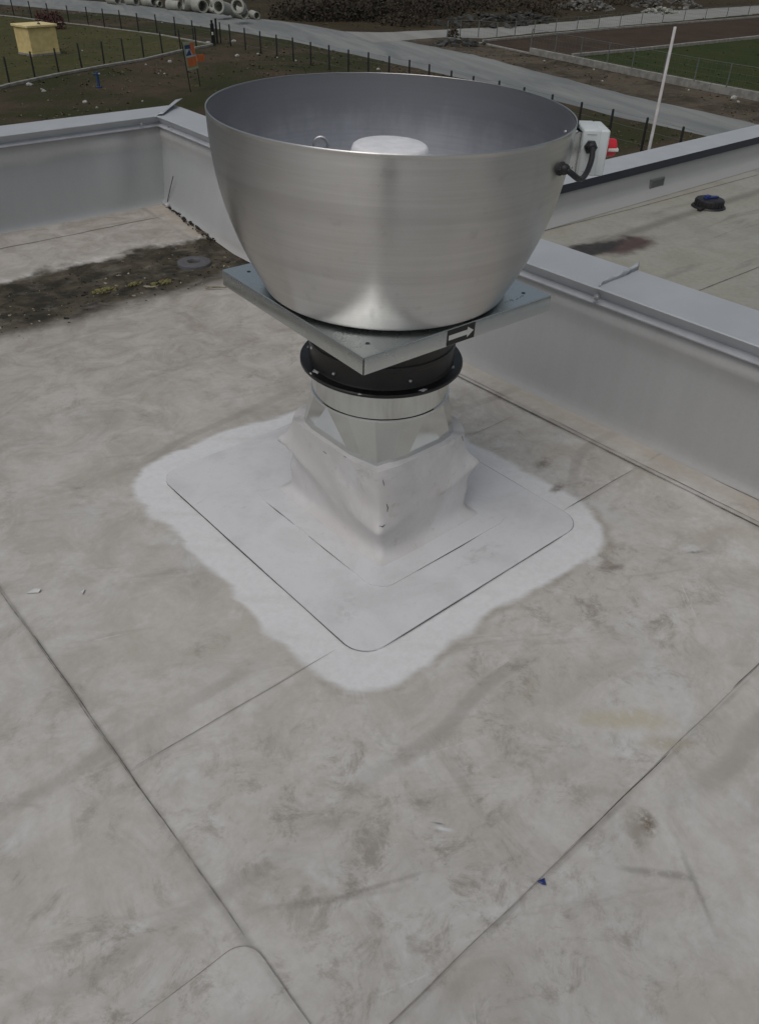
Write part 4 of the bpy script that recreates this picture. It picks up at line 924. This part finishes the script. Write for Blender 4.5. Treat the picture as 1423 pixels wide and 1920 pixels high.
p = gp(401, 86); MB().box((p[0]-.06, p[1]-.1, G+.85), (.12, .08, .2), bevel=.02).build('lock', M_PAPER, gpt)
low_wall('kerb', [(-60, 185), (19, 162), (112, 142), (197, 126), (271, 114), (340, 97.5), (399, 86)], .16, .22, 'concrete kerb under the near fence of the lawn', 'kerb')
low_wall('kerb', [(-60, 24), (28, 32.5), (94, 41.5), (167, 49), (229, 57), (296, 65.5), (396, 84)], .10, .2, 'concrete kerb under the far fence of the lawn', 'kerb')
low_wall('concrete_wall', [(993, 102), (1071, 118), (1216, 149), (1330, 172), (1423, 190), (1560, 217)], .48, .25, 'low concrete wall in front of the green plot at right')
low_wall('concrete_wall', [(1072, 107), (1195, 96), (1423, 72), (1600, 54)], .25, .25, 'low concrete kerb wall dividing brown plot from green plot')
low_wall('concrete_wall', [(840, 72), (905, 83), (993, 102)], .12, .25, 'broken concrete footing at the corner of the brown plot')
low_wall('concrete_wall', [(905, 79), (1036, 66), (1150, 55), (1423, 33), (1600, 18)], .18, .22, 'low concrete footing under the far mesh fence')
def mesh_fence(label, bases, h, rails=True, z0=0., cell=.35):
    b = thing('mesh_fence', bases[0], label, 'fence')
    for p in bases:
        MB().tube([p+np.array([0, 0, z0]), p+np.array([0, 0, z0+h])], .045, 6).build('post', M_GPOST, b)
    for p, q in zip(bases, bases[1:]):
        m = MB(); L_ = np.linalg.norm(q-p)
        for hh in np.arange(.1, h, cell): m.tube([p+np.array([0, 0, z0+hh]), q+np.array([0, 0, z0+hh])], .0045, 3, cap=False)
        k = int(L_/cell)
        for i in range(1, k): c_ = p+(q-p)*i/k; m.tube([c_+np.array([0, 0, z0+.05]), c_+np.array([0, 0, z0+h-.05])], .0045, 3, cap=False)
        m.tube([p+np.array([0, 0, z0+h-.03]), q+np.array([0, 0, z0+h-.03])], .013, 4)
        m.build('mesh_panel', M_GPOST, b)
wl = [gp(x, y) for x, y in ((993, 102), (1038, 111), (1085, 121), (1135, 132), (1181, 142), (1239, 154), (1297, 166), (1357, 178), (1420, 190), (1500, 206))]
mesh_fence('wire mesh fence standing on the low wall of the green plot', wl, 1.3, z0=.46)
fl_ = [gp(x, y) for x, y in ((838, 72), (862, 70.5), (896, 70), (930, 75), (964, 72), (1000, 69), (1040, 65), (1080, 61.5), (1120, 58), (1160, 54), (1200, 50.5), (1240, 47), (1280, 43.5), (1320, 40), (1360, 37), (1400, 34), (1440, 31))]
mesh_fence('wire mesh fence along the pale side road at upper right', fl_, 1.35)

# ------------------------------------------------------------------ things on the land
# yellow kiosk
A = gp(63, 106.5); B = gp(114, 101.5); wv_ = B-A; w_ = np.linalg.norm(wv_); d = wv_/w_; n = np.array([-d[1], d[0], 0])
if n@hf < 0: n = -n
ht = top_of(A, 53)-G; kc = A+d*w_/2+n*w_*.42
M_YEL = simple('yellow render', (.66, .53, .235), .8, 0, .12, 2.5, .2); M_YEL2 = simple('yellow slab', (.70, .58, .29), .8, 0, .12, 2.5)
kiosk = thing('utility_kiosk', (kc[0], kc[1], G), 'small yellow rendered utility kiosk standing on the lawn', 'kiosk')
kb = MB().box((kc[0], kc[1], G+ht/2), (w_, w_*.84, ht), [d, n, (0, 0, 1)], .015, 1).build('body', M_YEL, kiosk)
MB().box((kc[0], kc[1], G+ht+.075), (w_+.22, w_*.84+.22, .15), [d, n, (0, 0, 1)], .02, 1).build('roof_slab', M_YEL2, kiosk)
MB().box((kc[0], kc[1], G+.07), (w_+.05, w_*.84+.05, .14), [d, n, (0, 0, 1)]).build('plinth', M_CONC, kiosk)
mp = kc+d*.05-n*w_*.25
MB().tube([(mp[0], mp[1], G+ht+.1), (mp[0], mp[1], G+ht+1.15)], .022, 6).build('vent_pipe', simple('rusty red pipe', (.13, .05, .045), .7), kiosk)
MB().box((mp[0], mp[1]-.05, G+ht+.2), (.16, .16, .1), [d, n, (0, 0, 1)], .02, 1).build('vent_cowl', M_GREY, kiosk)

def shrub(c, r, h, mats, n, leaf, name, label, group=None, stems=6, flat_=False):
    b = thing(name, c, label, 'shrub', group); tw = MB()
    for i in range(stems):
        a_ = random.uniform(0, 6.28); tw.tube([c, c+np.array([math.cos(a_)*r*.3, math.sin(a_)*r*.3, h*.45]), c+np.array([math.cos(a_)*r*.6, math.sin(a_)*r*.6, h*.8])], [.03, .02, .008], 5)
    tw.build('stems', M_TWIG, b)
    m = MB()
    for i in range(n):
        while True:
            q = np.array([random.uniform(-1, 1), random.uniform(-1, 1), random.uniform(0, 1)])
            if q[0]**2+q[1]**2+(q[2]*.9)**2 < 1 and random.random() < .35+.65*np.linalg.norm(q): break
        p = c+q*np.array([r, r, h])*(1+.12*math.sin(q[0]*7+q[1]*5)); s = leaf*random.uniform(.6, 1.3)
        u = np.array([random.gauss(0, 1) for _ in range(3)]); u /= np.linalg.norm(u); v = np.cross(u, [random.gauss(0, 1) for _ in range(3)]); v /= np.linalg.norm(v)
        m.add([p-u*s, p+v*s*.5, p+u*s, p-v*s*.5], [(0, 1, 2, 3)])
    m.build('foliage', mats, b)
    return b
M_REDLEAF = simple('dark red leaves', (.060, .010, .012), .7, 0, .4, 4); M_BUSH = simple('dark bare brush', (.034, .027, .018), .9, 0, .4, 2); M_BUSH2 = simple('brown brush', (.045, .033, .021), .9, 0, .35, 2)
shrub(gp(84, 52), .75, 1.25, M_REDLEAF, 420, .10, 'red_shrub', 'dark red shrub behind the middle of the yellow kiosk')
shrub(gp(107, 54), .85, 1.3, M_REDLEAF, 480, .10, 'red_shrub', 'dark red shrub showing past the right end of the yellow kiosk')
# leaning advertising board on two posts
S0, S1 = gp(358, 172), gp(376, 163)
sign = thing('sign_board', S0, 'leaning orange and blue board on two thin posts in the grass', 'sign')
hz = np.array([S1[0]-S0[0], S1[1]-S0[1], 0]); sw = np.linalg.norm(hz); hz /= sw
def vplane(px, py):                        # point of the board's upright plane in a line of sight
    nn = np.array([-hz[1], hz[0], 0]); dd = ray(px, py); t = ((S0-EYE)@nn)/(dd@nn); return EYE+dd*t
TL, TR, BR, BL = vplane(341.6, 80), vplane(361.5, 77), vplane(371.5, 127.5), vplane(352, 132.5)
M_SPOST = simple('sign post', (.02, .022, .02), .6)
for a_, b_ in ((S0, TL), (S1, TR)): MB().tube([a_, b_+(b_-a_)*.01], .03, 8).build('post', M_SPOST, sign)
nn = np.array([-hz[1], hz[0], 0]); nn = nn if nn@hf < 0 else -nn
def quad(u0, u1, v0, v1, off): 
    def P(u, v): return TL*(1-u)*(1-v)+TR*u*(1-v)+BR*u*v+BL*(1-u)*v+nn*off
    return [P(u0, v0), P(u1, v0), P(u1, v1), P(u0, v1)]
def panel(name, q, mat, par): return MB().add(list(q), [tuple(range(len(q)))]).build(name, mat, par)
bq = quad(0, 1, 0, 1, .04); bb = MB().add(bq+[p-nn*.03 for p in bq], [(0, 1, 2, 3), (7, 6, 5, 4), (0, 4, 5, 1), (1, 5, 6, 2), (2, 6, 7, 3), (3, 7, 4, 0)]).build('panel', simple('pale green board', (.40, .45, .30), .6), sign)
M_OR = simple('orange print', (.72, .17, .045), .6, 0, .15, 3); M_NB = simple('navy print', (.035, .06, .16), .6, 0, .2, 3); M_PALE = simple('pale print', (.5, .58, .62), .6, 0, .1, 3)
panel('print', quad(.09, .62, .10, .48, .046), M_NB, bb); panel('print', quad(.60, .96, .04, .48, .047), M_OR, bb); panel('print', quad(.10, .93, .55, .88, .046), M_OR, bb); panel('print', quad(.04, .97, .485, .54, .046), M_PALE, bb)
def PP(u, v, off): return TL*(1-u)*(1-v)+TR*u*(1-v)+BR*u*v+BL*(1-u)*v+nn*off
panel('print', [PP(.10, .24, .05), PP(.50, .24, .05), PP(.36, .31, .05), PP(.10, .44, .05)], M_PALE, bb); panel('print', [PP(.46, .24, .051), PP(.52, .24, .051), PP(.68, .48, .051), PP(.60, .48, .051)], M_PALE, bb)
panel('print', quad(.02, .98, .885, .91, .046), simple('yellow print', (.35, .28, .06), .6), bb)
fq = [vplane(368.5, 102.5), vplane(383, 101.5), vplane(383.5, 112), vplane(380, 115.5), vplane(371, 115.5)]
MB().add([p+nn*.02 for p in fq]+[p-nn*.02 for p in fq], [(0, 1, 2, 3, 4), (9, 8, 7, 6, 5)]+[(i, (i+1) % 5, 5+(i+1) % 5, 5+i) for i in range(5)]).build('side_flag', M_OR, sign)
# blue hydrant
hb = gp(186.5, 164.5); ht_ = top_of(hb, 134)-G; hy = thing('hydrant', hb, 'slim blue standpipe hydrant in the grass before the fence', 'hydrant')
M_HB = simple('blue hydrant paint', (.022, .055, .13), .5)
MB().lathe([(.16, 0), (.16, .06), (.085, .08), (.08, ht_*.80), (.11, ht_*.81), (.11, ht_*.86), (.085, ht_*.87), (.08, ht_*.96), (.04, ht_)], 16, (hb, np.array([1, 0, 0]), np.array([0, 1, 0]), np.array([0, 0, 1]))).build('standpipe', M_HB, hy, smooth=40)
for s_ in (-1, 1): MB().lathe([(.05, 0), (.05, .13), (.075, .135), (.075, .19), (.0001, .19)], 12, (hb+np.array([0, 0, ht_*.84]), np.array([0, 0, 1.]), hf, hr*s_)).build('outlet', simple('pale hydrant cap', (.2, .22, .26), .5) if s_ > 0 else M_HB, hy, smooth=40)
# concrete pipes
def pipe(mouth, hm, tail, ht2, r, label, L_=None):
    a_, b_ = onz(*mouth, G+hm), onz(*tail, G+ht2); d_ = b_-a_; l_ = np.linalg.norm(d_); d_ /= l_
    u = np.cross(d_, [0, 0, 1.]); u /= np.linalg.norm(u); v = np.cross(u, d_)
    if L_: l_ = L_
    pr2 = [(r*.80, 0), (r*1.12, 0), (r*1.14, .12), (r*1.14, .42), (r, .58), (r, l_), (r*.82, l_), (r*.80, .3)]
    MB().lathe(pr2, 28, (a_, u, v, d_), closed=True).build('concrete_pipe', M_CONC2, smooth=35, label=label, category='pipe', group='concrete pipes by the road')
pipe((409.5, 12), 1.15, (436, 20), .58, .56, 'concrete pipe with open mouth, left one of the two big ones at the right end', 2.1)
pipe((445.5, 10.5), 1.55, (459, 20), .85, .56, 'raised concrete pipe with open mouth at the right end of the row', 1.9)
pipe((440, 22), .5, (468, 27), .5, .5, 'concrete pipe lying under the raised one at the right end', 2.0)
pipe((472, 27), .36, (488, 31), .36, .34, 'smallest concrete pipe, last at the right end of the row', 1.4)
pipe((368, 9), .62, (382, 12), .62, .6, 'concrete pipe left of the two big open ones', 1.8)
pipe((345, 5), .8, (362, 9), .6, .55, 'concrete pipe fourth from the right with its mouth to the left', 1.6)
pipe((315, 9), .45, (330, 10), .45, .45, 'low concrete pipe lying in the middle of the row', 1.5)
pipe((291, 6), .3, (301, 7.5), .3, .30, 'short small concrete pipe in the middle of the row', 1.1)
pipe((272, 1), .5, (288, 3), .5, .5, 'concrete pipe at the frame top left of the short small one', 1.8)
pipe((240, 0), .45, (254, 1.5), .45, .45, 'concrete pipe second from the left at the frame top', 1.5)
pipe((205, -2), .45, (222, 0), .45, .45, 'leftmost concrete pipe at the frame top', 1.6)
pipe((392, 18), .25, (404, 20), .25, .25, 'thin concrete pipe lying before the left big one', 1.2)
pipe((394, 7), .45, (404, 8), .4, .4, 'concrete pipe half hidden behind the left big one', 1.4)

# litter
M_LIT = simple('grey white litter', (.36, .36, .34), .8, 0, .25, 9)
def litter(px, py, s, label, mat=M_PAPER):
    p = gp(px, py); b = MB(); n = 9; rim = []; s *= .72
    for k in range(n):
        a_ = 2*math.pi*k/n; rr_ = s*random.uniform(.6, 1.15); rim.append((p[0]+rr_*math.cos(a_), p[1]+rr_*math.sin(a_)*.8, G+.03+random.uniform(0, .16)*s/.3))
    top = (p[0]+random.uniform(-.05, .05), p[1], G+.03+s*.75)
    b.add(rim+[top]+[(x, y, G+.01) for x, y, _ in rim], [(i, (i+1) % n, n) for i in range(n)]+[(i, (i+1) % n, n+1+(i+1) % n, n+1+i) for i in range(n)])
    b.build('plastic_bag' if 'bag' in label or 'sack' in label else 'paper_scrap', mat, label=label, category='litter', group='litter in the grass', kind='thing')
for a in ((57, 160, .26, 'crumpled white litter below the second near fence post'), (79, 168, .1, 'tiny white litter right of the crumpled piece at left'), (83, 172, .2, 'white litter below the tiny piece at left'), (319, 117, .24, 'white paper left of the orange sign'), (439, 79, .3, 'white bag by the road fence right of the gate posts'), (445, 106, .26, 'white litter in the grass below the bag by the fence'), (298, 139, .1, 'tiny white litter below the paper left of the sign'), (309, 139, .1, 'tiny white litter nearest the left sign post'), (183, 203, .12, 'white crumb in the dark grass above the coping'), (268, 191, .1, 'white crumb in the grass near the coping corner'), (160, 193, .2, 'flat white litter in the dark grass, middle left'), (155, 96, .12, 'small white litter on the lawn right of the kiosk'), (274, 122, .12, 'small white litter by the kerb under the near fence'), (484, 102, .14, 'small pale litter at a road fence post'), (555, 115, .16, 'pale litter at the foot of a road fence post'), (709, 131, .2, 'pale litter in the verge just above the bowl rim'), (520, 109, .12, 'pale crumb between two road fence posts'), (1374, 185, .32, 'white bag before the low concrete wall at right'), (1383, 192, .16, 'white litter just right of the bag by the wall'), (1129, 153, .12, 'white litter on the sandy verge below the green plot'), (1113, 131, .13, 'pale litter at the foot of the low wall'), (1020, 115, .12, 'pale litter on the verge by the wall corner'), (1290, 170, .12, 'tiny white litter at the wall foot left of the bag'), (390, 82, .3, 'pale rubble bag by the gate posts'), (150, 24, .14, 'white scrap on the strip between far fence and road'), (305, 43, .12, 'white scrap in the strip by the road above the far fence')):
    litter(*a, mat=M_LIT)
litter(868, 84, .35, 'yellow sack among rubble at the brown plot corner', simple('yellow sack', (.36, .22, .04), .7))

# rubble heaps, brush and grass
def heap(px, py, r, h, n, label, mat, name='rubble_heap'):
    c = gp(px, py); b = MB()
    for i in range(n):
        a_ = random.uniform(0, 6.28); q = math.sqrt(random.random()); s = random.uniform(.1, .4)
        ux = np.array([math.cos(a_*3), math.sin(a_*3), random.uniform(-.5, .5)]); ux /= np.linalg.norm(ux); uy = np.cross([0, 0, 1], ux); uy /= np.linalg.norm(uy); uz = np.cross(ux, uy)
        b.box(c+np.array([math.cos(a_)*q*r, math.sin(a_)*q*r*.7, max(.05, h*(1-q*q)*random.uniform(.6, 1))]), (s*random.uniform(1, 3), s, s*.6), [ux, uy, uz])
    b.build(name, mat, label=label, category='rubble', kind='stuff')
M_RUB1 = simple('grey rubble', (.16, .155, .14), .9, 0, .5, 1.2); M_RUB2 = simple('dark rubble', (.055, .055, .05), .9, 0, .5, 1.2)
heap(1095, 17, 4.5, 1.2, 130, 'grey heap of sticks and rubble beyond the side road', M_RUB1)
heap(1250, 12, 6, 1.0, 110, 'pale rubble strewn at the top right beyond the side road', M_RUB1)
heap(905, 45, 6, .9, 120, 'dark rubble heap at the edge of the side road', M_RUB2)
heap(985, 40, 4, .8, 90, 'dark heap of stones beside the pale side road', M_RUB2)
heap(1235, 24, 3, .5, 40, 'pale slabs lying on the far side of the side road', M_CONC2)
heap(860, 84, 2.5, .35, 60, 'small debris heap at the brown plot corner', M_RUB2)
k_ = 0
for (px, py, r, h, lab) in ((556, 35, 3.0, 1.5, 'leftmost dark thicket beyond the road, right of the pipes'), (592, 37, 3.2, 1.6, 'second dark thicket from the left beyond the road'), (628, 37, 3.2, 1.7, 'third dark thicket from the left beyond the road'), (664, 36, 3.4, 1.7, 'dark thicket in the middle of the row beyond the road'), (700, 36, 3.2, 1.6, 'dark thicket just right of the middle beyond the road'), (738, 33, 3.6, 1.9, 'dark thicket above the road junction'), (778, 31, 3.6, 2.0, 'dense dark thicket right of the road junction'), (818, 29, 3.8, 1.9, 'dark thicket at the left end of the side road'), (862, 20, 4.2, 2.0, 'far dark thicket at the frame top above the mesh fence'), (920, 16, 4.5, 2.0, 'far dark thicket at the frame top left of the rubble'), (1030, 14, 4.5, 1.6, 'far brown thicket at the frame top beside grey rubble'), (1160, 8, 4.5, 1.6, 'far brown thicket at the frame top right of grey rubble'), (1000, 27, 3.5, 1.3, 'low brown thicket beyond the side road'), (760, 46, 3.0, 1.0, 'low brown thicket at the field edge by the junction'), (640, 12, 4, 1.2, 'low brown thicket far out in the field')):
    shrub(gp(px, py), r, h, M_BUSH if 'dark' in lab else M_BUSH2, 620, .19, 'thicket', lab, 'thickets beyond the road'); k_ += 1
shrub(gp(849, 72), .55, .95, M_BUSH2, 200, .12, 'dry_bush', 'dry brown bush at the corner of the mesh fence')

# rough grass: tufts scattered over the open land, thinner with distance
def inside(poly, x, y):
    c = False; j = len(poly)-1
    for i in range(len(poly)):
        if (poly[i][1] > y) != (poly[j][1] > y) and x < (poly[j][0]-poly[i][0])*(y-poly[i][1])/(poly[j][1]-poly[i][1])+poly[i][0]: c = not c
        j = i
    return c
def poly2(o): return [(o.data.vertices[i].co.x, o.data.vertices[i].co.y) for i in range(len(o.data.vertices))]
roads = [poly2(bpy.data.objects[n]) for n in ('road', 'side_road', 'soil_plot')]; lawnp = poly2(lawn); greenp = poly2(bpy.data.objects['green_plot'])
def tufts(name, n, mat, hmin, hmax, label, keep, x0, x1, y0, y1, wide=.05):
    b = MB(); vs = []; fs = []; cnt = 0; tries = 0
    while cnt < n and tries < n*12:
        tries += 1
        az = random.uniform(rad(2), rad(96)); dist = math.exp(random.uniform(math.log(20), math.log(150))); x, y = dist*math.cos(az), dist*math.sin(az)
        if not keep(x, y): continue
        cnt += 1; h = random.uniform(hmin, hmax)*(.7+dist/120)
        for k in range(3):
            a_ = random.uniform(0, 6.28); l_ = random.uniform(.9, 2.4)*h; w = wide*(.6+dist/80); o = len(vs)
            ox, oy = math.cos(a_), math.sin(a_)
            vs += [(x-oy*w, y+ox*w, G), (x+oy*w, y-ox*w, G), (x+ox*l_, y+oy*l_, G+h*random.uniform(.6, 1))]; fs.append((o, o+1, o+2))
    b.v = vs; b.f = fs
    return b.build(name, mat, label=label, category='grass', kind='stuff')
M_T1 = simple('green tufts', (.062, .066, .028), .9, 0, .4, .6); M_T2 = simple('dry tufts', (.098, .080, .050), .9, 0, .4, .6); M_T3 = simple('lawn tufts', (.088, .082, .036), .9, 0, .3, 1.4); M_T4 = simple('bright green tufts', (.044, .056, .019), .9, 0, .3, 1.4)
free = lambda x, y: not any(inside(p, x, y) for p in roads) and not inside(lawnp, x, y) and not inside(greenp, x, y)
clump = lambda x, y, o: math.sin(x*.21+o)+math.sin(y*.17+x*.09+o*2)+math.sin(x*.53-y*.41+o)*.6
tufts('green_grass', 5000, M_T1, .03, .09, 'dull green rough grass between building and road', lambda x, y: free(x, y) and clump(x, y, 1) > -.2+random.uniform(-.5, .5), 0, 0, 0, 0)
tufts('dry_grass', 5000, M_T2, .03, .10, 'brown dry grass and weeds along fences and field', lambda x, y: free(x, y) and clump(x, y, 4) > .1+random.uniform(-.6, .6), 0, 0, 0, 0)
tufts('lawn_grass', 1500, M_T3, .03, .08, 'short yellowish grass on the fenced lawn', lambda x, y: inside(lawnp, x, y), 0, 0, 0, 0, .04)
tufts('plot_grass', 700, M_T4, .04, .10, 'short bright green grass on the right plot', lambda x, y: inside(greenp, x, y), 0, 0, 0, 0, .04)
